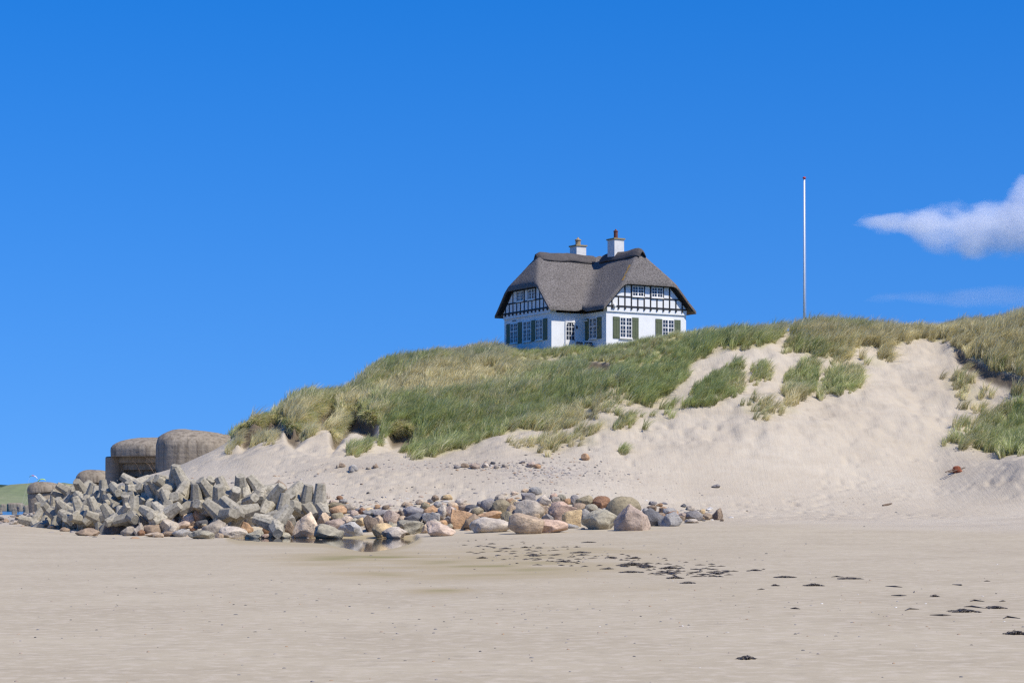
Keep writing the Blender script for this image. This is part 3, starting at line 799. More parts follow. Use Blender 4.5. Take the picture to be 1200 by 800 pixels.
def window(fr, a0, a1, z0, z1, upper, lower, base=0., sill=True):
    """two casements with glazing bars; upper/lower = rows of panes above and below the transom"""
    mb = MB(); fw = .055; w = a1-a0
    fr.box(mb, a0, a0+fw, base, base+.07, z0, z1); fr.box(mb, a1-fw, a1, base, base+.07, z0, z1)
    fr.box(mb, a0+fw, a1-fw, base, base+.068, z0, z0+fw); fr.box(mb, a0+fw, a1-fw, base, base+.068, z1-fw, z1)
    mid = (a0+a1)/2
    fr.box(mb, mid-.05, mid+.05, base, base+.066, z0+fw, z1-fw)
    win = mb.build('window', M['frame'], house)
    zs = [z0+fw, z1-fw]
    if lower and upper:
        ztr = z0+(z1-z0)*lower/(lower+upper)
        for l_, r_ in ((a0+fw, mid-.05), (mid+.05, a1-fw)):
            mb = MB(); fr.box(mb, l_, r_, base, base+.064, ztr-.035, ztr+.035); mb.build('transom', M['frame'], win)
        parts = [(z0+fw, ztr-.035, lower), (ztr+.035, z1-fw, upper)]
    else: parts = [(z0+fw, z1-fw, upper or lower)]
    mb = MB()
    for (l, r) in ((a0+fw, mid-.05), (mid+.05, a1-fw)):
        c = (l+r)/2; fr.box(mb, c-.016, c+.016, base+.018, base+.052, z0+fw, z1-fw)
        for (u, v, n) in parts:
            for k in range(1, n):
                zc = u+(v-u)*k/n
                fr.box(mb, l, c-.016, base+.018, base+.05, zc-.016, zc+.016); fr.box(mb, c+.016, r, base+.018, base+.05, zc-.016, zc+.016)
    mb.build('glazing_bars', M['frame'], win)
    for (l, r) in ((a0+fw, mid-.05), (mid+.05, a1-fw)):
        mb = MB(); fr.box(mb, l-.01, r+.01, base+.004, base+.02, z0+fw-.01, z1-fw+.01); mb.build('pane', M['glass'], win)
    if sill:
        mb = MB(); fr.box(mb, a0-.04, a1+.04, base, base+.13, z0-.07, z0-.003); mb.build('sill', M['frame'], win)
    return win
def shutter(fr, a0, a1, z0, z1, base=0.):
    mb = MB(); fr.box(mb, a0, a1, base+.01, base+.045, z0, z1)
    n = 4; w = (a1-a0)/n
    for k in range(n):
        fr.box(mb, a0+k*w+.012, a0+(k+1)*w-.012, base+.043, base+.06, z0+.02, z1-.02)
    sh = mb.build('shutter', M['shutter'], house)
    for zc in (z0+.2, z1-.2):
        mb = MB(); fr.box(mb, a0+.03, a1-.03, base+.058, base+.074, zc-.05, zc+.05); mb.build('ledge', M['shutter'], sh)
ZW0, ZW1 = 1.1, 2.61
for a, c in ((1.16, 2.22), (4.92, 5.98)):
    window(GR, a, c, ZW0, ZW1, 2, 3); shutter(GR, a-.58, a-.02, ZW0-.06, ZW1+.02); shutter(GR, c+.02, c+.6, ZW0-.06, ZW1+.02)
for a, c in ((4.9, 6.02), (2.94, 4.06), (1.18, 2.2)): window(GL, a, c, ZW0, ZW1, 2, 3)
for a, c in ((6.06, 6.62), (4.32, 4.86), (2.24, 2.86), (.58, 1.14)): shutter(GL, a, c, ZW0-.06, ZW1+.02)
window(S2, 1.22, 2.26, ZW0, ZW1, 2, 3); shutter(S2, .62, 1.18, ZW0-.06, ZW1+.02); shutter(S2, 2.3, 2.84, ZW0-.06, ZW1+.02)
# small iron plate on the left wall
mb = MB(); GL.box(mb, 5.2, 5.75, 0, .03, 2.78, 2.84); mb.build('wall_tie', M['metal'], house)

# garden door: white frame, arched glazed top
mb = MB()
d0, d1 = .86, 1.74
S1.box(mb, d0, d0+.08, 0, .09, -.1, 2.42); S1.box(mb, d1-.08, d1, 0, .09, -.1, 2.42); S1.box(mb, d0+.08, d1-.08, 0, .088, 2.32, 2.42)
S1.box(mb, d0+.08, d1-.08, 0, .05, -.1, 1.04)
for sgn, e in ((1, d0+.08), (-1, d1-.08)):
    mb.hexa([S1.p(e, 0, 2.08), S1.p(e+sgn*.16, 0, 2.32), S1.p(e+sgn*.16, .06, 2.32), S1.p(e, .06, 2.08), S1.p(e, 0, 2.33), S1.p(e+sgn*.17, 0, 2.33), S1.p(e+sgn*.17, .06, 2.33), S1.p(e, .06, 2.33)])
door = mb.build('door', M['frame'], house)
mb = MB(); S1.box(mb, d0+.07, d1-.07, .005, .02, 1.03, 2.33); mb.build('pane', M['glass'], door)
mb = MB(); wd = d1-d0-.16
for k in (1, 2): S1.box(mb, d0+.08+wd*k/3-.018, d0+.08+wd*k/3+.018, .018, .048, 1.04, 2.32)
for k in range(1, 4):
    for q in range(3): S1.box(mb, d0+.08+wd*q/3+.019, d0+.08+wd*(q+1)/3-.019, .018, .046, 1.04+1.28*k/4-.018, 1.04+1.28*k/4+.018)
mb.build('glazing_bars', M['frame'], door)
mb = MB(); S1.box(mb, d0+.1, d0+.14, .05, .1, .98, 1.12); mb.build('door_handle', M['metal'], door)
mb = MB(); S1.box(mb, .72, .78, .0, .16, 1.9, 2.1); mb.build('lamp', M['metal'], house)
mb = MB(); mb.box((-.12, Y1-.5, 2.45), (-.002, Y1-.02, 2.53)); mb.build('gutter_stop', M['frame'], house)

# half-timbered gables
def gable(fr, half, wins):
    C = half; J = .10
    zt_ = 5.22
    top = (ZR-zt_)/KS
    lowhalf = (ZR-3.04)/KS
    mb = MB()
    prof = [(C-half+.02, 2.99), (C+half-.02, 2.99), (C+half-.02, ZR-KS*(half-.02)+.12), (C+top, zt_), (C-top, zt_), (C-half+.02, ZR-KS*(half-.02)+.12)]
    vs = [fr.p(a, -.4, z) for a, z in prof]+[fr.p(a, J, z) for a, z in prof]; n = len(prof)
    mb.add(vs, [tuple(range(n))[::-1], tuple(range(n, 2*n))]+[(i, (i+1) % n, (i+1) % n+n, i+n) for i in range(n)])
    mb.build('gable_panel', M['white'], house)
    D0, D1 = J-.01, J+.035
    def rail(z, w, ext, nm='timber_rail', d=D1):
        hw = (ZR-z)/KS-ext
        mb = MB(); fr.box(mb, C-hw, C+hw, D0, d, z-w/2, z+w/2); mb.build(nm, M['timber'], house)
    rail(3.40, .12, .15); rail(4.12, .10, .12); rail(5.05, .16, -.1, 'timber_plate', D1+.02)
    sp = .567
    offs = [(k+.5)*sp for k in range(-6, 6)]
    for o in offs:
        lim = ZR-KS*abs(o)-.05
        if lim > 3.75:
            mb = MB(); fr.box(mb, C+o-.05, C+o+.05, D0, D1-.004, 3.461, min(4.069, lim)); mb.build('timber_post', M['timber'], house)
        if abs(o) < half-.25:
            mb = MB(); fr.box(mb, C+o-.055, C+o+.055, D0, D1+.05, 3.19, 3.339); mb.build('joist_end', M['timber'], house)
    ups = [-3.5*sp, -2.5*sp, -.5*sp, .5*sp, 2.5*sp, 3.5*sp] + [-1.5*sp+.0 if 0 else None]
    for o in ups:
        if o is None: continue
        lim = ZR-KS*abs(o)-.05
        mb = MB(); fr.box(mb, C+o-.055, C+o+.055, D0, D1-.004, 4.171, min(4.969, lim)); mb.build('timber_post', M['timber'], house)
    for sgn in (-1, 1):                                            # raking timbers under the thatch
        mb = MB(); fr.bar(mb, (C+sgn*(half+.02), ZR-KS*half-.06), (C+sgn*(top+.02), zt_-.14), .30, D0, D1+.03); mb.build('bargeboard', M['timber'], house)
        mb = MB(); fr.bar(mb, (C+sgn*(half+.30), ZR-KS*(half+.3)-.02), (C+sgn*(top+.0), zt_-.02), .10, D1+.03, OV-.12); mb.build('verge_shade_board', M['timber'], house)  # black board added as the shadow band under the verge overhang
    mb = MB(); fr.box(mb, C-top, C+top, D1+.021, OV-.1, zt_-.21, zt_-.13); mb.build('hip_shade_board', M['timber'], house)  # black board stands in for the shade below the hip overhang
    for o in (-1.5*sp, 1.5*sp):
        window(fr, C+o-sp+.06, C+o+sp-.06, 4.19, 4.95, 3, 0, J-.005, True)
gable(GR, XC, None)
gable(GL, (Y2-Y1)/2, None)
mb = MB(); GR.box(mb, .42, .68, .10, .2, 3.2, 3.62)
mb = MB()
mb.rings([[GR.p(.62+.13*r*math.cos(a), .14+d, 3.42+.17*r*math.sin(a)) for a in np.linspace(0, 2*math.pi, 12, endpoint=False)] for r, d in ((1, 0), (1, .08), (.7, .14), (.2, .16))])
mb.build('satellite_dish', M['frame'], house, smooth=True)

def chimney(x, y, w, d, z0, z1, pot):
    mb = MB(); mb.box((x-w/2, y-d/2, z0), (x+w/2, y+d/2, z1-.12)); mb.box((x-w/2-.05, y-d/2-.05, z0), (x+w/2+.05, y+d/2+.05, z0+.75))
    ch = mb.build('chimney', M['chim'], house)
    mb = MB(); mb.box((x-w/2-.07, y-d/2-.07, z1-.12), (x+w/2+.07, y+d/2+.07, z1-.02)); mb.build('cap_slab', M['slab'], ch)
    mb = MB()
    if pot == 'red':
        prof = [(.19, z1-.02), (.19, z1+.05), (.155, z1+.08), (.155, z1+.5), (.185, z1+.52), (.185, z1+.58), (.09, z1+.62), (.04, z1+.72)]
    else:
        prof = [(.22, z1-.02), (.2, z1+.1), (.2, z1+.34), (.25, z1+.36), (.25, z1+.42), (.1, z1+.5), (.05, z1+.6)]
    mb.rings([[(x+r*math.cos(a), y+r*math.sin(a), z) for a in np.linspace(0, 2*math.pi, 12, endpoint=False)] for r, z in prof])
    p = mb.build('chimney_pot', M['redpot' if pot == 'red' else 'buffpot'], ch, smooth=False)
chimney(XC, 4.2, .86, .98, 6.4, 9.0, 'red')
chimney(1.95, 7.05, .86, .98, 6.2, 8.7, 'buff')

# garden chairs on the terrace in the nook
def garden_chair(lx, ly, rz, label):
    c, s_ = math.cos(HOUSE_A), math.sin(HOUSE_A)
    X = HOUSE_P.x+lx*c-ly*s_; Y = HOUSE_P.y+lx*s_+ly*c
    e = empty('garden_chair', (X, Y, gz_at(X, Y)), HOUSE_A+rz); tag(e, label, 'chair', 'garden chairs on the terrace')
    MB().box((-.26, -.25, .40), (.26, .25, .44)).build('seat', M['teak'], e)
    bk = MB().box((-.27, .22, .84), (.27, .26, .93)).box((-.27, .22, .5), (.27, .26, .56)).build('backrest', M['teak'], e)
    m_ = MB()
    for k in range(5): m_.box((-.22+k*.1, .225, .56), (-.18+k*.1, .255, .84))
    m_.build('back_slat', M['teak'], bk)
    for sx in (-1, 1):
        MB().box((sx*.25-.025, -.25, -.05), (sx*.25+.025, -.2, .40)).build('leg', M['teak'], e)
        MB().box((sx*.275-.02, .2, -.05), (sx*.275+.02, .25, .9)).build('leg', M['teak'], e)
        MB().box((sx*.26-.03, -.25, .62), (sx*.26+.03, .2, .66)).build('armrest', M['teak'], e)
garden_chair(-.95, 1.9, R(8), 'dark wooden garden chair by the glazed door, the left one of the pair')
garden_chair(-.35, 1.75, R(-12), 'dark wooden garden chair under the nook window, the right one of the pair')

# ------------------------------------------------------------------ flagpole
p = at(942.5, 372, 145); gzp = gz_at(p.x, 145)
fp = empty('flagpole', (p.x, 145, gzp)); tag(fp, 'tall white flagpole with red knob standing on the dune crest', 'flagpole')
H = CZ+(HZ-210)*145/F-gzp
MB().tube([(0, 0, -.5), (0, 0, H*.5), (0, 0, H)], [.085, .075, .055], 12).build('pole', M['pole'], fp, smooth=True)
mb = MB(); mb.rings([[(r*math.cos(a), r*math.sin(a), z) for a in np.linspace(0, 2*math.pi, 12, endpoint=False)] for r, z in ((.05, H), (.11, H+.03), (.13, H+.08), (.09, H+.14), (.03, H+.18))]); mb.build('finial', M['finial'], fp, smooth=True)
MB().tube([(.13, -.05, 1.2), (.11, -.05, H*.5), (.07, -.03, H-.05)], .006, 4).build('halyard', M['rope'], fp)
MB().box((.06, -.09, 1.1), (.12, -.02, 1.3)).build('cleat', M['metal'], fp)

# ------------------------------------------------------------------ bunkers
def se_ring(cx, cy, rx, ry, z, n=3.2, k=64, rot=0):
    o = []
    for i in range(k):
        a = 2*math.pi*i/k; c, s_ = math.cos(a), math.sin(a)
        x = rx*math.copysign(abs(c)**(2/n), c); y = ry*math.copysign(abs(s_)**(2/n), s_)
        o.append((cx+x*math.cos(rot)-y*math.sin(rot), cy+x*math.sin(rot)+y*math.cos(rot), z))
    return o
def dome(cx, cy, rx, ry, zlo, zhi, rnd, n=3.2, rot=0, steps=9, tilt=(0, 0), flat=.25):
    """block with rounded upper edge: straight to zhi-rnd, then curving in"""
    R_ = [se_ring(cx, cy, rx, ry, zlo, n, rot=rot)]
    for z in np.linspace(zlo, zhi-rnd, 5)[1:]: R_.append(se_ring(cx, cy, rx, ry, z, n, rot=rot))
    for i in range(1, steps):
        t = i/(steps-1)*math.pi/2; k = flat+(1-flat)*math.cos(t)
        R_.append(se_ring(cx, cy, rx*k, ry*k, zhi-rnd+rnd*math.sin(t)**.9, n, rot=rot))
    for k in (.6, .2): R_.append(se_ring(cx, cy, rx*flat*k, ry*flat*k, zhi+.015*(1-k), n, rot=rot))
    R_ = [[(x, y, z+(tilt[0]*(x-cx)+tilt[1]*(y-cy))*max(0, (z-zlo)/(zhi-zlo))**2) for x, y, z in r] for r in R_]
    return R_
def rough(mb, amp, seed):
    A = np.array(mb.v); 
    d = fbm(A[:, 0]*.9+A[:, 2], A[:, 1]*.9-A[:, 2]*.7, .8, 4, seed)
    c = A.mean(0); dirv = A-c; dirv /= np.linalg.norm(dirv, axis=1)[:, None]+1e-6
    mb.v = [tuple(v) for v in A+dirv*(amp*d)[:, None]]
    return mb
def sub(mb, name, parent, amp=.05, seed=1):
    return rough(mb, amp, seed).build(name, M['bunker'], parent, smooth=True)

# A: rounded block at the right, half buried in the sand slope
e = empty('bunker', (-21.4, 143, 2)); tag(e, 'large rounded concrete bunker half buried in the sand slope, nearest to the dune', 'bunker')
Rg = dome(0, 0, 3.35, 3.2, -2.2, 4.72, 1.25, 2.7, tilt=(-.13, .02))
Rg = [[(max(x, -2.92) if z < 1.45 else x, y, z) for x, y, z in r] for r in Rg]
zs_ = MB().rings(Rg)
sub(zs_, 'shell', e, .16, 2)
mb = MB(); mb.rings(dome(2.9, 2.4, .9, .8, -2, 4.15, .35, 2.3)); sub(mb, 'vent_block', e, .1, 5)
mb = MB(); mb.box((-2.9, -2.2, -1.5), (-2.75, -.6, 1.42)); mb.build('doorway_shade', M['dark'], e)  # solid near-black box stands in for the shade inside the opening

# B: casemate with overhanging brow and stepped embrasure
e = empty('bunker_casemate', (-26.5, 152, 2)); tag(e, 'concrete gun casemate with overhanging rounded brow and dark stepped opening', 'bunker')
BR = R(62)                                            # the gun mouth looks out to sea, away from the sun
mb = MB(); mb.rings(dome(0, 0, 3.0, 3.0, 3.15, 4.6, 1.0, 2.6, rot=BR)); sub(mb, 'brow', e, .13, 11)
def bb(nm, x0, x1, y0, y1, z0, z1, seed, nn=5):
    c_, s_ = math.cos(BR), math.sin(BR); cx, cy = (x0+x1)/2, (y0+y1)/2
    mb = MB(); mb.rings(dome(cx*c_-cy*s_, cx*s_+cy*c_, (x1-x0)/2, (y1-y0)/2, z0, z1, min(.12, (z1-z0)*.3), nn, rot=BR, flat=.85)); sub(mb, nm, e, .035, seed)
bb('wing_wall', -2.5, 1.5, 1.75, 3.0, -2.4, 3.2, 12, 3)
bb('wing_wall', -.9, 1.5, -2.7, -1.5, -2.4, 3.2, 13)
bb('rear_block', -.35, 3.0, -2.6, 2.8, -2.4, 3.2, 14)
for i, (x, z0, z1) in enumerate(((-2.1, 2.7, 3.2), (-1.6, 2.2, 2.72), (-1.1, 1.7, 2.22))):
    bb('embrasure_step', x, -.2, -1.9, 1.9, z0, z1, 15+i, 8)
bb('embrasure_sill', -1.4, -.2, -1.9, 1.9, -2.4, .3, 19, 8)
# C: small rounded bunker behind the blocks
e = empty('small_bunker', (-36.3, 178, 1.5)); tag(e, 'small bunker with rounded cap behind the block pile, left of the casemate', 'bunker')
mb = MB(); mb.rings(dome(0, 0, 1.55, 1.6, 2.0, 3.15, .9, 2.6)); sub(mb, 'cap', e, .05, 23)
mb = MB(); mb.rings(dome(.15, .1, 1.15, 1.3, -1, 2.02, .1, 2.8)); sub(mb, 'body', e, .05, 24)
mb = MB(); mb.rings(dome(-1.3, -.4, .55, .7, -1, 2.2, .6, 2.2)); sub(mb, 'broken_wing', e, .12, 25)
# D: leaning round-topped bunker at the far left
e = empty('leaning_bunker', (-48.9, 214, .9)); tag(e, 'leaning bunker with rounded pale cap at the far left end of the blocks', 'bunker')
e.rotation_euler = (0, R(-4), 0)
mb = MB(); mb.rings(dome(.2, 0, 1.75, 1.6, 1.95, 3.1, .95, 2.3, tilt=(-.1, 0))); sub(mb, 'cap', e, .06, 27)
mb = MB(); mb.rings(dome(0, 0, 1.5, 1.4, -1.8, 1.97, .1, 2.8)); sub(mb, 'body', e, .06, 28)

def wreck(px, py_base, wpx, hpx, Y, label, seed, z=None):
    zb_ = CZ+(HZ-py_base)*Y/F; w = wpx*Y/F/2; h_ = hpx*Y/F
    o = MB().rings(dome(0, 0, w, w*.9, -1.2, h_, min(.5, h_*.35), 4, flat=.6, rot=R(seed*7 % 20)))
    o = rough(o, .12, seed).build('concrete_block', M['bunker'], smooth=True); o.location = ((px-600)*Y/F, Y, zb_)
    return tag(o, label, 'concrete block', 'concrete wreckage at the water line')
wreck(34, 601, 13, 9.5, 330, 'square brown concrete block standing in the shallows beside the leaning bunker', 31)
wreck(17, 600.5, 6, 5.5, 400, 'small broken concrete block in the water left of the square block', 32)
wreck(0.5, 599, 4, 5, 400, 'dark concrete block in the water cut by the left picture edge', 35)
wreck(18, 594.5, 19, 5.5, 560, 'low grey bunker ruin on the distant shore below the green dunes', 33)
wreck(4, 594.5, 7, 4, 570, 'small pale bunker ruin on the distant shore at the far left', 34)

# ------------------------------------------------------------------ concrete armour blocks (tetrapods)
def tetra_mesh(seed):
    rnd = random.Random(seed); bm = bmesh.new()
    dirs = [Vector((0, 0, 1))]+[Vector((math.cos(a)*.943, math.sin(a)*.943, -.333)) for a in (0, 2*math.pi/3, 4*math.pi/3)]
    for d in dirs:
        a = d.cross(Vector((.31, .2, .9))).normalized(); b_ = d.cross(a)
        rr = []
        for (L, r) in ((-.05, .37), (.30, .36), (.62, .315), (1.12, .245)):
            ring = []
            for k in range(8):
                w = 2*math.pi*(k//2)/4+(.27 if k % 2 else -.27)+.78
                q = r*1.06
                ring.append(bm.verts.new(d*L+(a*math.cos(w)+b_*math.sin(w))*q))
            rr.append(ring)
        for i in range(3):
            for k in range(8): bm.faces.new((rr[i][k], rr[i][(k+1) % 8], rr[i+1][(k+1) % 8], rr[i+1][k]))
        bm.faces.new(rr[-1]); bm.faces.new(rr[0][::-1])
    bmesh.ops.recalc_face_normals(bm, faces=bm.faces)
    ed = [e_ for e_ in bm.edges if len(e_.link_faces) == 2 and e_.calc_face_angle(0) > R(30)]
    bmesh.ops.bevel(bm, geom=ed, offset=.012, segments=1, affect='EDGES')
    for v in bm.verts:
        n = fbm(np.array([v.co.x*1.7+v.co.z+seed*3]), np.array([v.co.y*1.7-v.co.z]), 1.6, 3, seed)[0]
        v.co += v.co.normalized()*n*.022
    me = bpy.data.meshes.new('concrete_tetrapod'); bm.to_mesh(me); bm.free()
    me.materials.append(M['block'])
    return me
TM = [tetra_mesh(i) for i in range(4)]
TET = [(54,586,0),(61,600,0),(40,606,0),(47,598,0),(53,609,0),(75,578,0),(90,585,0),(74,592,0),(82,571,0),(97,570,0),(83,597,0),(95,598,0),(71,606,0),(84,606,0),(105,577,0),(113,578,0),
 (122,574,1),(101,584,0),(113,597,0),(127,596,0),(136,591,0),(151,594,0),(117,605,0),(143,575,0),(153,584,0),(159,564,0),(167,570,0),(174,577,0),(165,585,0),(175,597,0),(181,605,0),(143,603,0),(187,575,0),(163,598,0),
 (190,576,0),(197,568,0),(217,569,0),(209,585,0),(231,587,0),(205,567,0),(249,579,0),(265,579,0),(258,592,0),(273,588,0),(260,606,0),(278,603,0),(289,587,0),(294,600,0),(312,598,0),(306,575,0),(317,587,0),(193,605,0),
 (184,600,0),(323,616,0),(331,604,0),(338,583,0),(359,590,0),(374,591,1),(222,598,0),(244,598,0),(132,582,0),(64,590,0),(70,598,0),(88,575,0),(107,588,0),(122,586,0),(140,584,0),(157,576,0),(171,588,0),(180,584,0),(201,592,0),(240,575,0),(283,577,0),(326,596,0),(347,594,0),(98,606,0),(132,606,0),(155,603,0)]
rnd = random.Random(11)
tets = []
for i, (px, py, up) in enumerate(TET):
    s_ = rnd.uniform(.92, 1.08)*np.interp(px, [60, 170, 220], [.84, .9, 1.06])
    c = hit(px, py+np.interp(px, [60, 130, 200], [6, 6, 2]), .85 if 60 < px < 366 and py < 610 else .55, np.interp(px, [30, 120, 200], [124, 109, 100]), 150)
    if py > 594 and px > 60: c = c+Vector((c.x/c.y*1.6, 1.6, .12))
    o = link('concrete_tetrapod', TM[i % 4])
    o.location = c; o.scale = (s_,)*3
    o.rotation_euler = (rnd.uniform(0, 6.28), rnd.uniform(0, 6.28), rnd.uniform(0, 6.28)) if not up else (rnd.uniform(-.12, .12), rnd.uniform(-.1, .1), rnd.uniform(0, 6))
    tets.append((o, px, py))
# labels: by course of the pile, counted from the left
ORD = ['leftmost']+[w for w in 'second third fourth fifth sixth seventh eighth ninth tenth eleventh twelfth thirteenth fourteenth fifteenth sixteenth seventeenth eighteenth nineteenth twentieth'.split()]+['twenty-first','twenty-second','twenty-third','twenty-fourth','twenty-fifth','twenty-sixth','twenty-seventh','twenty-eighth','twenty-ninth','thirtieth','thirty-first','thirty-second','thirty-third','thirty-fourth','thirty-fifth']
def course(px, py):
    topy = np.interp(px, [30, 60, 100, 160, 230, 300, 380], [590, 576, 568, 562, 566, 572, 584]); foot = np.interp(px, [30, 60, 110, 160, 380], [612, 612, 610, 612, 622])
    f = (py-topy)/(foot-topy); return 'top' if f < .36 else ('middle' if f < .68 else 'bottom')
for cs in ('top', 'middle', 'bottom'):
    L = sorted([t for t in tets if course(t[1], t[2]) == cs], key=lambda t: t[1])
    for k, (o, px, py) in enumerate(L):
        w = ORD[k]+(' from the left' if k else '') if k < len(L)-1 else 'rightmost'
        tag(o, f'weathered grey concrete tetrapod, {w} in the {cs} course of the block pile', 'tetrapod', 'concrete tetrapods piled below the bunkers')

# ------------------------------------------------------------------ boulders
def rock_mesh(seed, kind):
    rg = np.random.RandomState(seed); bm = bmesh.new()
    bmesh.ops.create_icosphere(bm, subdivisions=4 if kind != 'pebble' else 2, radius=1)
    A = np.array([v.co[:] for v in bm.verts])
    ncut = {'round': 9, 'angular': 16, 'wedge': 11, 'flat': 9, 'block': 10, 'pebble': 5}[kind]
    dlo = {'round': .62, 'angular': .45, 'wedge': .5, 'flat': .55, 'block': .52, 'pebble': .7}[kind]
    for i in range(ncut):
        nrm = rg.normal(size=3); 
        if kind == 'block' and i < 6: nrm = np.eye(3)[i % 3]*(1 if i < 3 else -1)+rg.normal(size=3)*.16
        nrm /= np.linalg.norm(nrm); d = rg.uniform(dlo, .96 if kind != 'block' or i > 5 else .7)
        k = A@nrm-d; A = A-np.where(k > 0, k*.93, 0)[:, None]*nrm
    if kind == 'wedge':
        t = (A[:, 0]+1)/2; A[:, 2] *= np.where(A[:, 2] > 0, .25+.9*t, 1)
    if kind == 'flat': A[:, 2] *= .6
    nn = A/(np.linalg.norm(A, axis=1)[:, None]+1e-6)
    u = fbm(A[:, 0]*1.3+A[:, 2]*.9+seed, A[:, 1]*1.3-A[:, 2]*.8, 1.4, 4, seed)
    u2 = fbm(A[:, 0]*1.3-A[:, 2]*.7+seed, A[:, 1]*1.1+A[:, 2], 4.5, 3, seed+3)
    A = A+nn*(u*.15+u2*.045)[:, None]*(1 if kind not in ('round', 'pebble') else .7)
    A -= (A.max(0)+A.min(0))/2; A /= (A.max(0)-A.min(0))
    for v, c in zip(bm.verts, A): v.co = c
    me = bpy.data.meshes.new('boulder'); bm.to_mesh(me); bm.free()
    me.polygons.foreach_set('use_smooth', [True]*len(me.polygons)); me.materials.append(M['stone'])
    try: me.set_sharp_from_angle(angle=R(38))
    except Exception: pass
    return me
KINDS = {'r': 'round', 'a': 'angular', 'w': 'wedge', 'f': 'flat', 'b': 'block'}
RM = {k: [rock_mesh(100+i*7+ord(k), v) for i in range(6)] for k, v in KINDS.items()}
SHAPE = {'r': 'rounded', 'a': 'angular', 'w': 'wedge-shaped', 'f': 'flat', 'b': 'blocky'}
PAL = {'cream': (.52,.43,.33), 'tan': (.40,.32,.23), 'greenish grey': (.29,.295,.24), 'blue-grey': (.26,.285,.31), 'slate grey': (.205,.215,.245), 'dark slate': (.10,.115,.145), 'orange-brown': (.40,.245,.125),
       'rust-brown': (.26,.135,.07), 'pink': (.46,.335,.275), 'pinkish grey': (.37,.305,.27), 'dark brown': (.125,.10,.082), 'yellowish': (.49,.375,.19), 'pale grey': (.45,.43,.395), 'olive': (.235,.215,.14), 'grey': (.31,.295,.265), 'brown': (.24,.185,.135)}
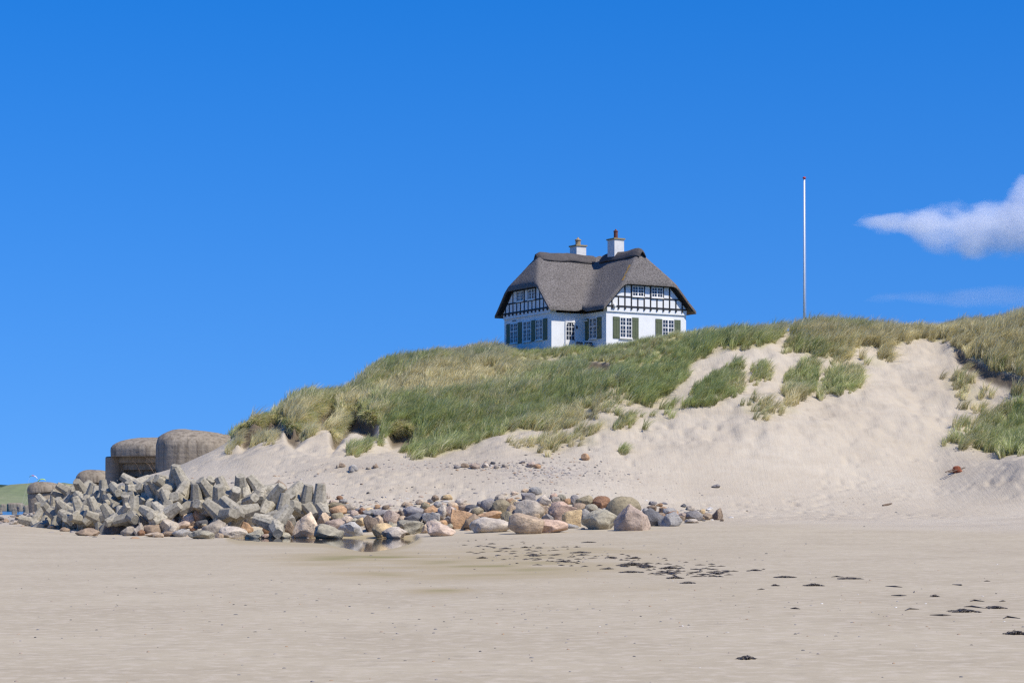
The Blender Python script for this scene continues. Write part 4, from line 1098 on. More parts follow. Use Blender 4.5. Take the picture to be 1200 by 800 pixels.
# (x, y, w, h, colour, shape, landmark name or '')
ST = [
 (359,615,28,30,'cream','a','cracked cream boulder'),(385,623,31,17,'greenish grey','w','low greenish-grey wedge by the puddle'),(380,609,16,18,'tan','a',''),(392,613,19,13,'pinkish grey','a',''),(411,619,27,17,'blue-grey','a','blue-grey boulder left of the puddle reflection'),
 (396,597,18,10,'orange-brown','r',''),(395,592,20,9,'olive','f',''),(396,605,15,10,'olive','r',''),(435,613,15,19,'dark brown','a','dark brown boulder above the puddle'),(424,606,23,7,'blue-grey','f',''),(423,611,12,10,'yellowish','a',''),(407,609,13,9,'cream','r',''),
 (328,571,16,14,'brown','a',''),(320,578,10,11,'grey','r',''),(345,570,6,5,'yellowish','r',''),(349,577,9,10,'tan','r',''),(361,575,9,6,'blue-grey','r',''),(340,617,13,19,'brown','a',''),
 (449,621,23,17,'yellowish','r','yellow boulder at the puddle'),(462,624,27,14,'pale grey','w',''),(481,617,29,15,'greenish grey','b',''),(485,607,20,13,'dark slate','a','dark slate boulder beneath the sloping slab'),(487,599,27,13,'slate grey','f','sloping slate slab'),(504,599,16,15,'orange-brown','a','orange stone leaning on the slate slab'),
 (505,607,19,14,'blue-grey','b',''),(517,619,30,17,'pinkish grey','w','grey triangular boulder'),(509,616,18,15,'grey','a',''),(459,605,17,14,'pinkish grey','r',''),(447,601,18,8,'slate grey','f',''),(433,600,14,8,'blue-grey','f',''),(469,604,9,12,'dark brown','a',''),(518,599,9,16,'pale grey','r',''),
 (479,592,9,7,'tan','r',''),(510,583,8,7,'brown','a',''),(504,587,6,5,'dark slate','r',''),(513,591,9,7,'blue-grey','r',''),(499,619,9,11,'tan','a',''),(443,609,12,12,'tan','a',''),
 (540,608,23,22,'orange-brown','b','orange and grey blocky boulder'),(553,611,18,19,'brown','a',''),(576,614,44,18,'pale grey','f','long white-and-blue boulder'),(617,613,38,23,'tan','r','big smooth tan boulder'),(645,616,37,15,'pink','r','low pinkish boulder at the sand edge'),
 (621,596,29,21,'grey','r','grey-tan boulder behind the smooth tan one'),(587,593,19,16,'olive','r','round olive boulder'),(572,591,16,15,'slate grey','r',''),(607,603,13,14,'dark slate','r',''),(595,607,14,16,'olive','a',''),(575,603,26,9,'orange-brown','f',''),(559,599,14,9,'olive','r',''),(552,595,13,8,'dark slate','r',''),
 (536,603,14,13,'grey','a',''),(525,609,12,10,'slate grey','a',''),(527,599,13,12,'pinkish grey','a',''),(619,582,14,10,'slate grey','b',''),(627,575,14,9,'blue-grey','r',''),(636,587,20,14,'pale grey','a',''),(651,587,10,10,'grey','b',''),(586,583,12,9,'grey','a',''),(598,587,10,7,'orange-brown','r',''),
 (599,597,10,12,'tan','a',''),(639,599,9,13,'cream','b',''),(642,606,14,9,'slate grey','a',''),(649,581,8,7,'pink','r',''),(540,587,13,7,'pale grey','r',''),(524,582,12,6,'yellowish','f',''),(584,600,8,6,'greenish grey','r',''),
 (660,598,31,21,'pink','w','pink peaked boulder'),(671,607,21,19,'yellowish','b','yellow-tan cube-like boulder'),(703,608,39,23,'greenish grey','w','pale olive wedge boulder'),(730,596,37,29,'olive','r','largest grey-olive boulder'),(742,606,39,29,'pinkish grey','a','angular pink-tan boulder'),
 (685,587,18,13,'olive','r',''),(705,588,19,14,'rust-brown','r','round rust-brown boulder'),(673,585,9,11,'slate grey','r',''),(679,594,16,10,'brown','r',''),(693,596,14,11,'greenish grey','r',''),(685,603,13,14,'blue-grey','a',''),(665,587,8,7,'orange-brown','r',''),(658,583,9,8,'greenish grey','r',''),(669,616,17,5,'blue-grey','f',''),
 (767,606,23,20,'dark slate','a','dark slate-blue boulder'),(785,608,25,16,'blue-grey','a','blue-grey boulder at the right end'),(785,600,15,10,'blue-grey','r',''),(813,604,18,11,'slate grey','r',''),(799,605,10,9,'pinkish grey','r',''),(829,605,10,8,'tan','r',''),(841,602,11,14,'brown','a','upright brown stone at the right end'),
 (823,599,6,6,'yellowish','r',''),(809,595,9,6,'grey','r',''),(765,589,9,5,'slate grey','f',''),(773,591,7,4,'orange-brown','f',''),(801,592,6,4,'dark slate','f',''),(763,595,12,6,'brown','r',''),(811,610,15,5,'pale grey','f',''),(839,569,9,4,'slate grey','f',''),
 (102,623,24,9,'brown','f','low brown slab at the left foot'),(110,615,18,9,'brown','f',''),(126,618,19,12,'tan','w',''),(137,618,27,14,'dark brown','w','broad dark slab below the blocks'),(151,622,17,11,'grey','f',''),(159,615,11,17,'dark slate','a',''),(151,611,16,10,'tan','a',''),(163,620,11,15,'grey','w',''),
 (178,619,20,13,'brown','r',''),(181,626,19,6,'cream','f',''),(197,615,23,15,'grey','a','grey boulder under the middle blocks'),(213,615,18,9,'pinkish grey','f',''),(236,626,27,10,'greenish grey','r',''),(213,624,20,9,'blue-grey','f',''),(251,618,23,18,'grey','a','grey boulder below the dark gap'),
 (273,623,29,13,'pale grey','r','long pale boulder at the wet sand'),(298,626,19,10,'greenish grey','w',''),(289,617,15,13,'orange-brown','a',''),(221,607,13,13,'cream','r',''),(235,604,17,15,'orange-brown','r','mossy orange boulder wedged among tetrapods'),(237,613,15,9,'dark slate','r',''),
 (257,627,9,6,'tan','r',''),(186,627,12,5,'tan','r',''),(199,625,14,6,'brown','r',''),(320,626,10,8,'tan','r',''),(333,627,14,7,'greenish grey','r',''),(311,628,9,5,'pink','r',''),
 (353,592,9,8,'tan','r',''),(330,591,9,10,'tan','a',''),(415,601,9,7,'pinkish grey','r',''),(409,594,12,8,'grey','f',''),(420,598,8,6,'blue-grey','r',''),(398,583,7,5,'rust-brown','r',''),(402,587,9,6,'blue-grey','r',''),(384,581,5,7,'pale grey','a',''),(391,588,10,5,'pinkish grey','f',''),(442,593,6,5,'orange-brown','r',''),(452,594,8,5,'brown','r',''),
 (470,598,6,6,'pale grey','a',''),(491,588,8,6,'cream','a',''),(499,591,9,6,'orange-brown','r',''),(530,592,13,8,'tan','r',''),(545,594,14,8,'tan','r',''),(533,595,9,6,'orange-brown','r',''),(563,590,8,6,'slate grey','r',''),(606,590,9,7,'grey','r',''),(612,590,8,7,'pale grey','r',''),(628,604,9,8,'tan','r',''),(631,592,8,7,'tan','r',''),
 (646,594,8,7,'yellowish','r',''),(657,590,7,6,'blue-grey','r',''),(603,577,8,3,'cream','f',''),(590,578,7,4,'pale grey','f',''),(616,574,9,4,'tan','f',''),(757,599,8,8,'blue-grey','r',''),(778,597,9,7,'orange-brown','a',''),(793,611,8,5,'brown','r',''),(823,607,6,4,'brown','r',''),(846,609,4,3,'brown','r',''),
 (686,535,9,8,'orange-brown','r','lone orange stone on dry sand'),
 (414,548,10,8,'blue-grey','a',''),(401,545,7,5,'brown','r',''),(396,546,4,5,'grey','a',''),(432,548,5,3,'grey','r',''),(440,546,6,4,'brown','r',''),(545,545,9,5,'brown','r',''),(556,546,11,6,'pinkish grey','r',''),(569,545,8,5,'pale grey','a',''),(535,547,6,4,'slate grey','r',''),(578,542,5,3,'dark slate','r',''),(582,547,6,4,'grey','r',''),(592,545,7,4,'grey','r',''),(612,541,7,3,'slate grey','f',''),(622,544,9,6,'pinkish grey','r',''),(630,546,7,5,'orange-brown','r',''),
 (6,610,8,4,'brown','f',''),(16,612,9,5,'grey','f',''),(27,611,9,5,'brown','f',''),(34,614,9,4,'tan','f',''),(22,607,8,4,'tan','f',''),(60,617,9,5,'tan','r',''),(76,620,11,5,'brown','f',''),(88,616,10,6,'grey','r',''),(96,611,10,7,'grey','a',''),
]
boulders = []
rnd = random.Random(5)
def put_stone(px, py, w, h_, colr, sh, sink=.12):
    k = w*107/F
    c = hit(px, py+h_*.12, h_*107/F*.36, 84, 170)
    W_ = w*c.y/F; H_ = h_*c.y/F*1.22
    o = link('boulder', RM[sh][rnd.randrange(6)])
    o.location = c; o.scale = (W_*1.16, W_*rnd.uniform(.8, 1.05)+.05, H_*1.06)
    o.rotation_euler = (rnd.uniform(-.1, .1), rnd.uniform(-.12, .12), rnd.choice([0, math.pi])+rnd.uniform(-.3, .3))
    p_ = PAL[colr]; g_ = sum(p_)/3; p_ = [x*.68+g_*.32*f_ for x, f_ in zip(p_, (1.1, 1, .88))]; v = rnd.uniform(1.1, 1.5); o.color = (p_[0]*v*1.10, p_[1]*v*1.02, p_[2]*v*.90, 1)
    return o
for r_ in ST:
    o = put_stone(*r_[:6]); boulders.append((o, r_))
# filler stones between the big ones
names_small = list(PAL)
for i in range(95):
    t = rnd.random(); px = 160+t*640
    lo = np.interp(px, [160, 300, 400, 500, 650, 800], [606, 600, 592, 590, 584, 600]); hi = np.interp(px, [160, 300, 400, 500, 650, 800], [626, 627, 622, 618, 614, 611])
    py = rnd.uniform(lo, hi); w = rnd.uniform(6, 11)
    r_ = (px, py, w, w*rnd.uniform(.6, .85), rnd.choice(names_small), rnd.choice('rrraf'), '')
    boulders.append((put_stone(*r_[:6]), r_))
marks = [(r_[0], r_[1], r_[6]) for o, r_ in boulders if r_[6]]
used = {}
def rel(px, py, m):
    dx, dy = px-m[0], py-m[1]
    if abs(dx) > abs(dy)*1.6: return 'left of' if dx < 0 else 'right of'
    return 'above' if dy < 0 else 'below'
for o, r_ in boulders:
    px, py, w, h_, colr, sh, nm = r_
    grp = 'boulders heaped along the foot of the dune'
    if nm:
        lab = nm if len(nm.split()) >= 4 else nm+' in the stone bank'
        if lab in used: lab += ' beside the sand'
        used[lab] = 1; tag(o, lab, 'boulder' if w > 12 else 'stone', grp); continue
    size = 'large' if w >= 20 else 'mid-sized' if w >= 13 else 'small' if w >= 8 else 'tiny'
    ms = sorted(marks, key=lambda m: math.hypot(px-m[0], py-m[1]))
    for m in ms[:4]+[None]:
        if m is None:
            lab = f'{size} {SHAPE[sh]} {colr} stone {rel(px, py, ms[0])} the {ms[0][2]}'
            break
        far_ = math.hypot(px-m[0], py-m[1]) > 22
        lab = f'{size} {SHAPE[sh]} {colr} stone {"farther " if far_ else "just "}{rel(px, py, m)} the {m[2]}'
        if len(lab.split()) > 16: continue
        if lab not in used: break
    used[lab] = 1; tag(o, lab, 'boulder' if w > 12 else 'stone', grp)

# ------------------------------------------------------------------ scattered instances (grass, pebbles, shell bits)
def scatter_group(name, coll):
    ng = bpy.data.node_groups.new(name, 'GeometryNodeTree')
    ng.interface.new_socket('Geometry', in_out='INPUT', socket_type='NodeSocketGeometry')
    ng.interface.new_socket('Geometry', in_out='OUTPUT', socket_type='NodeSocketGeometry')
    n = ng.nodes; l = ng.links
    gi, go = n.new('NodeGroupInput'), n.new('NodeGroupOutput')
    ci = n.new('GeometryNodeCollectionInfo'); ci.inputs['Collection'].default_value = coll; ci.inputs['Separate Children'].default_value = True; ci.inputs['Reset Children'].default_value = True
    ip = n.new('GeometryNodeInstanceOnPoints'); ip.inputs['Pick Instance'].default_value = True
    def na(t, nm):
        a = n.new('GeometryNodeInputNamedAttribute'); a.data_type = t; a.inputs['Name'].default_value = nm
        return a.outputs['Attribute']
    l.new(gi.outputs[0], ip.inputs['Points']); l.new(ci.outputs[0], ip.inputs['Instance'])
    l.new(na('INT', 'pick'), ip.inputs['Instance Index']); l.new(na('FLOAT_VECTOR', 'rot'), ip.inputs['Rotation']); l.new(na('FLOAT_VECTOR', 'scl'), ip.inputs['Scale'])
    l.new(ip.outputs[0], go.inputs[0])
    return ng
def scatter(name, P, rot, scl, pick, tint, ng):
    me = bpy.data.meshes.new(name); n = len(P)
    me.vertices.add(n); me.vertices.foreach_set('co', np.asarray(P, np.float32).ravel())
    a = me.attributes.new('rot', 'FLOAT_VECTOR', 'POINT'); a.data.foreach_set('vector', np.asarray(rot, np.float32).ravel())
    a = me.attributes.new('scl', 'FLOAT_VECTOR', 'POINT'); a.data.foreach_set('vector', np.asarray(scl, np.float32).ravel())
    a = me.attributes.new('pick', 'INT', 'POINT'); a.data.foreach_set('value', np.asarray(pick, np.int32))
    a = me.attributes.new('tint', 'FLOAT', 'POINT'); a.data.foreach_set('value', np.asarray(tint, np.float32))
    o = link(name, me); md = o.modifiers.new('scatter', 'NODES'); md.node_group = ng
    return o
TUFTS = []
def tuft_mesh(seed, nb, hlo, hhi, spread, bend, width):
    rg = np.random.RandomState(seed); V = []; Fc = []; bl = []; tt = []
    for i in range(nb):
        r = spread*math.sqrt(rg.rand()); a = rg.rand()*6.283; x0, y0 = r*math.cos(a), r*math.sin(a)
        h_ = rg.uniform(hlo, hhi); la = a+rg.normal()*.6; out_ = rg.uniform(.05, .36)*h_; bd = bend*h_*rg.uniform(.6, 1.3)
        ox, oy = math.cos(la)*out_+bd, math.sin(la)*out_
        fa = rg.rand()*3.1416; wx, wy = math.cos(fa), math.sin(fa); n0 = len(V); rb = rg.rand()
        for j, t in enumerate((0, .38, .72, 1.)):
            w_ = width*(1, .95, .7, .15)[j]*rg.uniform(.8, 1.2)/2
            cx, cy, cz = x0+ox*t**1.8, y0+oy*t**1.8, h_*(t-.16*t*t*(1+bend))-.05
            V += [(cx-wx*w_, cy-wy*w_, cz), (cx+wx*w_, cy+wy*w_, cz)]; bl += [rb, rb]; tt += [t, t]
        Fc += [(n0+2*j, n0+2*j+1, n0+2*j+3, n0+2*j+2) for j in range(3)]
    TUFTS.append((np.array(V), np.array(Fc), np.array(bl), np.array(tt)))
    return np_mesh('tuft', V, Fc, M['grass'], False, dict(bl=bl, tt=tt))
GC = bpy.data.collections.new('grass_tufts')
for i in range(8):
    GC.objects.link(bpy.data.objects.new(f'tuft_{i:02d}', tuft_mesh(40+i, 42, .5, 1.35, .2, (.25, .45, .65, .5)[i % 4], .024)))
GNG = scatter_group('grass_scatter', GC)
rg = np.random.RandomState(77)
def grass_points(n, xr, yr, maskfn):
    X = rg.uniform(*xr, n); Y = rg.uniform(*yr, n)
    z, inf = terrain(X, Y, True)
    keep = rg.rand(n) < maskfn(X, Y, z, inf)
    return X[keep], Y[keep], z[keep]
def joined(name, P, rot, scl, pick, tint):
    Vs, Qs, A1, A2, A3 = [], [], [], [], []; off = 0
    for p_, r_, s_, k_, t_ in zip(P, rot, scl, pick, tint):
        V0, Q0, b0, t0_ = TUFTS[k_]
        Mx = np.array(Euler(r_).to_matrix()); V1 = (V0*s_)@Mx.T+p_
        Vs.append(V1); Qs.append(Q0+off); off += len(V0); A1.append(b0); A2.append(t0_); A3.append(np.full(len(V0), t_))
    return link(name, np_mesh(name, np.concatenate(Vs), np.concatenate(Qs), M['clump'], False, dict(bl=np.concatenate(A1), tt=np.concatenate(A2), tint=np.concatenate(A3), rnd=np.concatenate([np.full(len(a_), rg.rand()) for a_ in A1]))))
def make_grass(name, X, Y, Z, smul=1., real=False):
    n = len(X)
    px, py = project(X, Y, Z)
    wind = R(8)+.9*fbm(X, Y, .12, 2, 121)+rg.normal(size=n)*.5
    tilt = rg.normal(size=n)*.14+.10
    rot = np.stack([rg.normal(size=n)*.14, tilt, wind], 1)
    hgt = np.clip(.85+.35*fbm(X, Y, .3, 2, 131)+rg.normal(size=n)*.14, .4, 1.35)*smul
    hgt *= 1-.42*sstep(580, 600, px)*sstep(820, 800, px)*sstep(440, 425, py)
    scl = np.stack([hgt*1.05, hgt*1.05, hgt], 1)
    tint = .53+1.2*fbm(X, Y, .13, 2, 141)+.3*fbm(X, Y, .9, 2, 151)+rg.normal(size=n)*.16
    tint += .14*sstep(700, 640, px)*sstep(470, 420, py)                # drier on the exposed shoulder
    tint -= .22*sstep(790, 830, px)*sstep(400, 430, py)+.12*sstep(480, 520, py)
    tint -= .30*sstep(800, 840, px)*sstep(1040, 1000, px)*sstep(425, 410, py)+.08*sstep(1170, 1190, px)
    tint += .12*sstep(1020, 1050, px)*sstep(1170, 1120, px)*sstep(410, 395, py)
    if real: return joined(name, np.stack([X, Y, Z], 1), rot, scl, rg.randint(0, 8, n), np.clip(tint, 0, 1))
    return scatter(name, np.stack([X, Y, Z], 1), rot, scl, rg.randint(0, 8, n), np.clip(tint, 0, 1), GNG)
X, Y, Z = grass_points(84000, (-26, 56), (112, 176), lambda X, Y, z, i: grass_mask(X, Y, z, i)*np.where(Y > i['yc']+7, .45, 1))
go = make_grass('marram_grass', X, Y, Z)
tag(go, 'windblown green and straw marram grass covering the dune', 'grass', kind='stuff')
print('grass tufts', len(X))
for poly_, lab in CLUMPS:
    c = np.array(poly_).mean(0); c3 = hit(c[0], c[1], 0, 108, 150)
    w_ = (max(p[0] for p in poly_)-min(p[0] for p in poly_))*c3.y/F/2+.4
    f = lambda X, Y, z, i: .95*sstep(-1, 6, poly_sd(*project(X, Y, z), poly_)+4*fbm(X, Y, 1.1, 2, 171))*(Y < i['yc']+1)
    X, Y, Z = grass_points(int(26*2*w_*14), (c3.x-w_, c3.x+w_), (c3.y-7, c3.y+7), f)
    if len(X) < 3:
        X, Y = c3.x+rg.normal(size=6)*.15, c3.y+rg.normal(size=6)*.2; Z = terrain(X, Y)
    tag(make_grass('marram_clump', X, Y, Z, .82, True), lab, 'grass clump', 'marram clumps on the bare sand')
# dead grass and roots hanging over the eroded lips
HX, HY, HZ_ = [], [], []
for lip, A in SCARPS[:4]:
    L = np.array(lip, float)
    for k in range(int((L[-1, 0]-L[0, 0])*8)):
        px = rg.uniform(L[0, 0], min(L[-1, 0], 1215)); c = hit(px, np.interp(px, L[:, 0], L[:, 1])+rg.uniform(-1.5, 2.5), 0, 112, 150, 500)
        HX.append(c.x); HY.append(c.y+.1); HZ_.append(c.z+.02)
n = len(HX)
rot = np.stack([R(118)+rg.normal(size=n)*.3, rg.normal(size=n)*.3, rg.normal(size=n)*.5], 1)
ho = scatter('hanging_roots', np.stack([HX, HY, HZ_], 1), rot, rg.uniform(.55, 1.0, (n, 1))*np.ones((n, 3)), rg.randint(0, 8, n), np.clip(.62+rg.normal(size=n)*.3, 0, 1), GNG)
tag(ho, 'dead grass and roots hanging over the eroded turf edges', 'roots', kind='stuff')

# pebbles and shell bits
PC = bpy.data.collections.new('pebble_shapes')
def peb_mat():
    m, nt, out = new_mat('pebble'); h = N(nt)
    t = h.attr('tint', 'INSTANCER')
    c = h.ramp(t, [(0, (.05, .045, .04)), (.3, (.17, .16, .16)), (.5, (.32, .28, .24)), (.7, (.36, .23, .13)), (.85, (.45, .41, .36)), (1, (.72, .69, .64))])
    h.principled(out, c, .8); return m
M['peb'] = peb_mat()
for i in range(4):
    me = rock_mesh(300+i, 'pebble'); me.materials.clear(); me.materials.append(M['peb'])
    PC.objects.link(bpy.data.objects.new(f'pebble_{i}', me))
PNG_ = scatter_group('pebble_scatter', PC)
def pebbles(name, spec, label, kind='stuff'):
    PX, PS, PT = [], [], []
    for (cx, cy, rx, ry, n, s0, s1, tl, th, y0, y1) in spec:
        for k in range(n):
            px, py = cx+rg.normal()*rx, cy+rg.normal()*ry
            if y0 is None:
                if py < 632: continue
                Y_ = CZ*F/(py-HZ); X_ = (px-600)*Y_/F; c = Vector((X_, Y_, gz_at(X_, Y_)))
            else: c = hit(px, py, 0, y0, y1, 300)
            s_ = rg.uniform(s0, s1); PX.append(c); PS.append((s_*rg.uniform(.9, 1.7), s_*rg.uniform(.8, 1.2), s_*rg.uniform(.4, .8))); PT.append(rg.uniform(tl, th))
    n = len(PX); rot = np.stack([np.zeros(n), np.zeros(n), rg.rand(n)*6.28], 1)
    return tag(scatter(name, np.array([p[:] for p in PX]), rot, np.array(PS), rg.randint(0, 4, n), PT, PNG_), label, 'pebbles', kind=kind)
pebbles('pebble_band', [(640,553,38,9,420,.05,.16,.0,.85,100,135),(480,547,60,3,120,.05,.15,.1,.9,100,135),(570,545,30,3,90,.06,.2,.1,.9,100,135),(720,558,40,8,110,.04,.1,.1,.8,100,135),(600,578,120,6,90,.05,.14,.1,1,100,125),
                        (430,588,45,8,110,.06,.2,.1,.95,100,120),(860,590,90,14,60,.04,.1,.1,.7,100,125),(300,566,70,6,70,.06,.2,.1,.9,100,125),(1175,524,22,4,70,.05,.16,.0,.4,108,130)], 'loose grey and brown pebbles strewn across the dry sand')
pebbles('revetment_rubble', [(px, 0.5*(a+b_), 34, (b_-a)/3.2, 75, .12, .34, .1, .95, 98, 135) for px, a, b_ in ((70,598,616),(120,600,624),(170,600,628),(220,596,629),(270,590,629),(320,584,628),(370,588,626),(420,594,624),(470,594,620),(520,588,618),(570,586,614),(620,582,612),(670,586,612),(720,594,612),(780,596,610))]+[(15,610,24,2.5,60,.1,.3,.1,.8,105,160)], 'small stones filling the gaps between the boulders and blocks')
pebbles('shell_bits', [(600, 720, 420, 40, 330, .016, .04, 0, .8, None, None), (950, 700, 200, 30, 120, .018, .045, .3, 1., None, None), (350, 690, 220, 26, 90, .02, .05, 0, .6, None, None), (700, 650, 120, 8, 70, .03, .08, 0, .6, None, None)], 'tiny shell fragments and specks scattered on the wet sand')

# ------------------------------------------------------------------ seaweed left on the beach
WEED = [(740,665,36,7,'longest dark seaweed heap, in the middle of the strand line'),(713,669,12,4,'small seaweed clump touching the left end of the longest heap'),(744,657,15,4,'seaweed clump just behind the longest heap'),(740,673,30,3,'thin seaweed streak in front of the longest heap'),(785,669,27,5,'ragged seaweed streak right of the longest heap'),
 (783,674,30,4,'dark seaweed streak below the ragged one'),(791,680,20,5,'short thick seaweed clump lowest of the middle group'),(806,686,17,2,'faint seaweed thread below the middle group'),(840,675,18,3,'seaweed wisp at the right tip of the middle group'),(760,667,17,4,'seaweed tuft joining the longest heap and the ragged streak'),(716,656,14,3,'seaweed wisp at the upper left of the longest heap'),
 (565,655,13,4,'lone dark seaweed clump nearest the puddle stain'),(615,644,9,3,'small seaweed scrap below the big smooth tan boulder'),(625,652,14,3,'seaweed scrap on the sand left of the middle group'),(592,645,15,3,'thin seaweed scrap right of the lone dark clump'),(576,640,9,2,'tiny seaweed scrap close below the long white boulder'),(680,650,26,3,'pale seaweed streak between boulders and the longest heap'),(660,660,20,3,'thin seaweed streak left of the longest heap'),(690,640,18,2,'seaweed thread close below the pale olive boulder'),
 (920,680,28,3,'seaweed streak right of the middle group'),(908,690,8,3,'tiny seaweed dot under the right-hand streak'),(953,690,25,5,'low seaweed heap with pale flecks right of centre'),(996,682,30,3,'thin brown seaweed streak below the sand slide'),(1095,703,8,3,'tiny seaweed scrap above the right-hand heap'),
 (1130,721,36,6,'long dark seaweed heap on the right foreground'),(1167,717,24,5,'seaweed streak right of the long foreground heap'),(1190,747,28,8,'dark seaweed heap cut by the right picture edge'),(875,775,19,3,'single seaweed stalk nearest to the viewer'),(885,672,16,2,'faint seaweed thread above the right-hand streak')]
for (px, py, w, h_, lab) in WEED:
    Y_ = CZ*F/(py-HZ); wm = w*Y_/F; hm = max(.03, h_*Y_/F*.55)
    X_ = (px-600)*Y_/F; e_z = gz_at(X_, Y_); mb = MB()
    nst = int(20+w*2.6)
    for k in range(nst):
        x = float(np.clip(rg.normal(), -1.6, 1.6))*wm*.26; y = float(np.clip(rg.normal(), -1.3, 1.3))*wm*.26; L = rg.uniform(.15, .6)*max(.2, wm*.38); a = rg.normal()*.45
        top = hm*max(.12, 1-abs(x)/(wm*.5))*rg.uniform(.35, 1.1)
        gx0 = gz_at(X_+x, Y_+y)-e_z
        q = [(x-L/2*math.cos(a), y-L/2*math.sin(a), gx0-.004), (x-L*.15, y+rg.normal()*.05, gx0+top*.8), (x+L*.2, y+rg.normal()*.05, gx0+top), (x+L/2*math.cos(a), y+L/2*math.sin(a), gx0-.004)]
        r0 = rg.uniform(.003, .009)*(1+Y_/90)
        mb.tube(q, [r0*.6, r0, r0, r0*.4], 4)
    mb.tube([(-wm*.5, 0, gz_at(X_-wm*.5, Y_)-e_z+.004), (-wm*.2, wm*.05, .02), (wm*.15, -wm*.04, .025), (wm*.5, 0, gz_at(X_+wm*.5, Y_)-e_z+.004)], [.006, .014, .014, .005], 4)
    o = mb.build('seaweed_clump', M['weed']); o.location = (X_, Y_, e_z)
    tag(o, lab, 'seaweed', 'seaweed left along the strand line')
# loose scraps of the strand line
mb = MB()
for k in range(190):
    t = rg.rand(); px = 560+t*300+rg.normal()*25; py = np.interp(px, [540, 640, 740, 860], [642, 650, 664, 676])+rg.normal()*6
    if k > 175: px, py = rg.uniform(850, 1190), rg.uniform(675, 730)
    Y_ = CZ*F/(py-HZ); X_ = (px-600)*Y_/F; z_ = gz_at(X_, Y_); L = rg.uniform(.04, .16)
    mb.tube([(X_-L, Y_+rg.normal()*.2, z_+.002), (X_, Y_, z_+.015), (X_+L, Y_+rg.normal()*.2, z_+.002)], [.006, .014, .005], 4)
tag(mb.build('seaweed_scraps', M['weed']), 'fine dark seaweed scraps along the strand line', 'seaweed', kind='stuff')

# ------------------------------------------------------------------ debris on the sand
c = hit(1121, 553, 0, 105, 125)
e = empty('washed_up_scrap', c); tag(e, 'rusty red scrap with grey sticks lying on the sand at right', 'debris')
mb = MB(); mb.rings([[(.0+r*math.cos(a)*1.1, r*math.sin(a)*.7, z) for a in np.linspace(0, 6.28, 9, endpoint=False)] for r, z in ((.2, -.05), (.26, .12), (.2, .3), (.1, .36))]); rough(mb, .12, 3).build('rusty_can', M['rust'], e)
mb = MB(); mb.rings([[(.15+r*math.cos(a), -.15+r*math.sin(a), z) for a in np.linspace(0, 6.28, 8, endpoint=False)] for r, z in ((.12, -.05), (.15, .06), (.08, .13))]); rough(mb, .06, 4).build('rusty_flake', M['rust'], e)
for k, (x0, y0, x1, y1, z1) in enumerate(((-.75, -.5, -.1, .0, .2), (-.6, -.7, .05, -.1, .12), (-.35, .1, .55, .2, .28))):
    MB().tube([(x0, y0, .0), (x1, y1, z1)], [.035, .025], 6).build('stick', M['wood'], e)
for px, py, L, lab in ((250, 562, .55, 'short brown driftwood stick on the sand above the tetrapods'), (1040, 592, .3, 'tiny driftwood twig on the sand below the slide')):
    c = hit(px, py, 0, 100, 130); o = MB().tube([(-L, -.2, 0), (0, 0, .06), (L, .3, .12)], [.05, .06, .03], 7).build('driftwood', M['wood']); o.location = c
    tag(o, lab, 'driftwood')
# dry brushwood in the casemate mouth
e = Vector((-24.9, 146.2, 0)); e.z = gz_at(e.x, e.y); mb = MB()
for k in range(46):
    a = rg.rand()*6.28; l1 = rg.uniform(.5, 1.5); x, y = rg.normal()*.45, rg.normal()*.35
    mb.tube([(x, y, -.05), (x+math.cos(a)*l1*.4, y+math.sin(a)*l1*.3, l1*.6), (x+math.cos(a)*l1*.8, y+math.sin(a)*l1*.5, l1*.85)], [.025, .016, .006], 4)
o = mb.build('brushwood', M['wood']); o.location = e; tag(o, 'tangle of dry brushwood in the dark casemate mouth', 'brushwood')

# ------------------------------------------------------------------ kites and bathers far out
def kite(px, py, wpx, Y, cols, label, roll):
    c = at(px, py, Y); e = empty('kite', c); w = wpx*Y/F; tag(e, label, 'kite'); e.rotation_euler = (0, roll, 0)
    n = len(cols); a0, a1 = R(25), R(155); r = w/2
    for k, m_ in enumerate(cols):
        mb = MB(); rr = []
        for q in range(7):
            a = a0+(a1-a0)*(k+q/6)/n; ch = .32*w*math.sin(a)**.7+.05
            x, z = -r*math.cos(a), r*.75*(math.sin(a)-.6)
            rr.append([(x, -ch/2, z), (x, -ch*.2, z+.13*w*.5), (x, ch/2, z-.02), (x, -ch*.1, z-.03*w)])
        mb.rings(rr).build('canopy_panel', M[m_], e, smooth=True)
    for sx in (-1, 1): MB().tube([(sx*r*.88, 0, -r*.12), (sx*.2, -3, -7)], .012, 4).build('kite_line', M['rope'], e)
kite(48.6, 563.2, 11, 420, ['lime', 'lime', 'lime'], 'lime yellow kite showing just above the leaning bunker', R(-14))
kite(39.5, 559, 10.5, 460, ['kgreen', 'kred', 'kwhite', 'kwhite'], 'striped red and white kite in the sky left of the lime one', R(16))
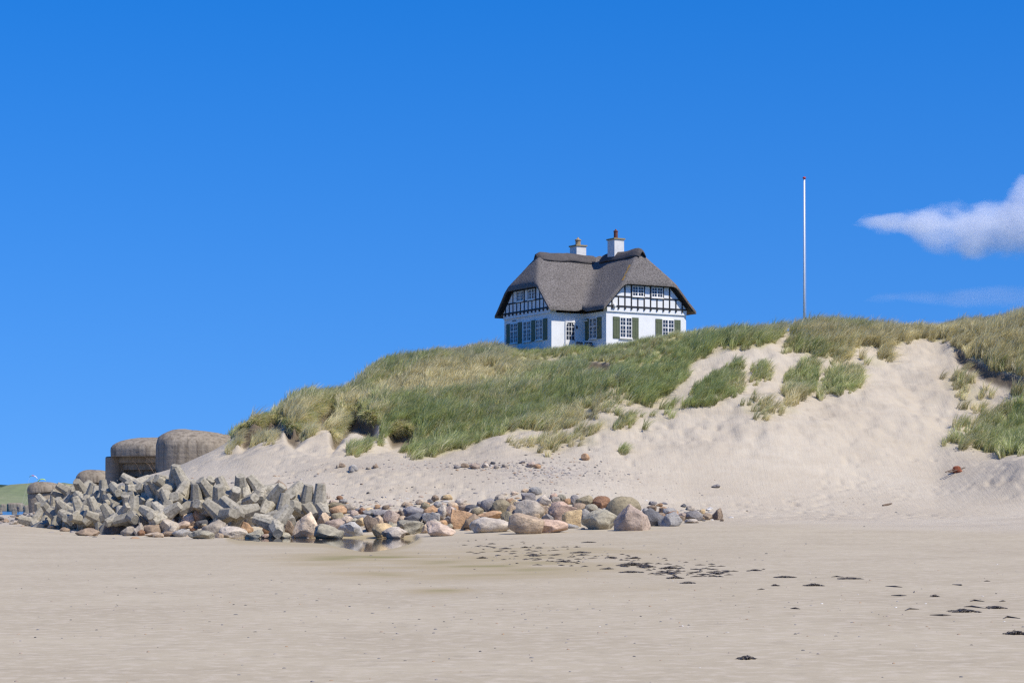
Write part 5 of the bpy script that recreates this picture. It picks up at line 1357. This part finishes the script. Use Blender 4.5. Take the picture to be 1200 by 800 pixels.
def bather(px, Y, rz, label):
    zf = -.55; e = ((px-600)*Y/F, Y, zf)
    me = bpy.data.meshes.new('person')
    J = [(0,0,.95),(0,0,1.2),(0,0,1.42),(0,0,1.52),(0,-.02,1.68),(.2,0,1.42),(.3,.03,1.15),(.3,-.08,.92),(-.2,0,1.42),(-.32,.02,1.17),(-.27,-.12,.95),(.1,0,.92),(.12,-.03,.5),(.12,.02,.05),(-.1,0,.92),(-.14,.05,.5),(-.16,.1,.05)]
    E = [(0,1),(1,2),(2,3),(3,4),(2,5),(5,6),(6,7),(2,8),(8,9),(9,10),(0,11),(11,12),(12,13),(0,14),(14,15),(15,16)]
    rad = [.15,.15,.15,.06,.11,.07,.05,.04,.07,.05,.04,.1,.075,.05,.1,.075,.05]
    me.from_pydata(J, E, []); o = link('person', me); o.location = e; o.rotation_euler = (0, 0, rz)
    sk = o.modifiers.new('skin', 'SKIN'); o.modifiers.new('sub', 'SUBSURF').levels = 1
    for v, r in zip(me.skin_vertices[0].data, rad): v.radius = (r, r)
    me.skin_vertices[0].data[0].use_root = True
    me.materials.append(M['cloth'])
    return tag(o, label, 'person', 'bathers in the shallows')
bather(21, 470, R(20), 'distant person in dark clothing standing in the shallow water')
bather(28.3, 480, R(200), 'distant person in dark clothing beside the square concrete block')

# ------------------------------------------------------------------ clouds
def cloud(name, px0, px1, py0, py1, Y, depth, dens, up, lo, nscale, label, seed, soft):
    a, b_ = at(px0, py1, Y), at(px1, py0, Y); Wd, Hd = b_.x-a.x, b_.z-a.z
    m, nt, out = new_mat(name); h = N(nt)
    co = h.n('ShaderNodeTexCoord').outputs['Object']
    sp = h.n('ShaderNodeSeparateXYZ'); h.l(co, sp.inputs[0])
    u = h.math('DIVIDE', sp.outputs[0], Wd); v = h.math('DIVIDE', sp.outputs[2], Hd); d = h.math('DIVIDE', sp.outputs[1], depth/2)
    def curve(pts, src):
        fc = h.n('ShaderNodeFloatCurve'); h.l(src, fc.inputs['Value']); cv = fc.mapping.curves[0]
        while len(cv.points) < len(pts): cv.points.new(.5, .5)
        for p_, q in zip(cv.points, pts): p_.location = q
        fc.mapping.update(); return fc.outputs[0]
    big = h.noise(co, nscale*.45, 3, .5)
    u2 = h.math('ADD', u, h.math('MULTIPLY', h.math('SUBTRACT', big, .5), .12))
    top, bot = curve(up, u2), curve(lo, u2)
    mid = h.math('MULTIPLY', h.math('ADD', top, bot), .5); hw = h.math('MAXIMUM', h.math('MULTIPLY', h.math('SUBTRACT', top, bot), .58), .004)
    r1 = h.math('DIVIDE', h.math('SUBTRACT', v, mid), hw)
    rr = h.math('ADD', h.math('MULTIPLY', r1, r1), h.math('MULTIPLY', d, d))
    ns = h.noise(h.mapping(co, (1, 1, 1.5), (seed, 0, 0)), nscale, 7, .62)
    f = h.math('ADD', h.math('SUBTRACT', 1., rr), h.math('MULTIPLY', h.math('SUBTRACT', ns, .54), 3.6))
    f = h.math('MULTIPLY', h.ramp(f, [(.0, 0), (soft, 1)]), dens)
    pv = h.n('ShaderNodeVolumePrincipled'); pv.inputs['Color'].default_value = (.98, .98, 1, 1); pv.inputs['Anisotropy'].default_value = .1
    h.l(f, pv.inputs['Density']); h.l(pv.outputs[0], out.inputs['Volume'])
    mb = MB(); mb.box((0, -depth/2, 0), (Wd, depth/2, Hd)); o = mb.build(name, m); o.location = a
    return tag(o, label, 'cloud')
cloud('cloud', 1005, 1420, 190, 315, 2600, 120, .03,
      [(0, .46), (.06, .48), (.18, .54), (.3, .58), (.42, .62), (.46, .84), (.56, .92), (.75, .85), (1, .6)],
      [(0, .45), (.06, .40), (.18, .24), (.3, .15), (.46, .10), (.7, .08), (1, .3)], .022, 'soft white wedge-shaped cloud in the blue sky at right', 3., .85)
cloud('faint_cloud', 1020, 1500, 322, 372, 2700, 120, .0035,
      [(0, .5), (.2, .65), (.5, .85), (.8, .85), (1, .6)], [(0, .45), (.2, .3), (.5, .15), (1, .3)], .013, 'faint thin veil of cloud low above the dune at right', 9., 1.)
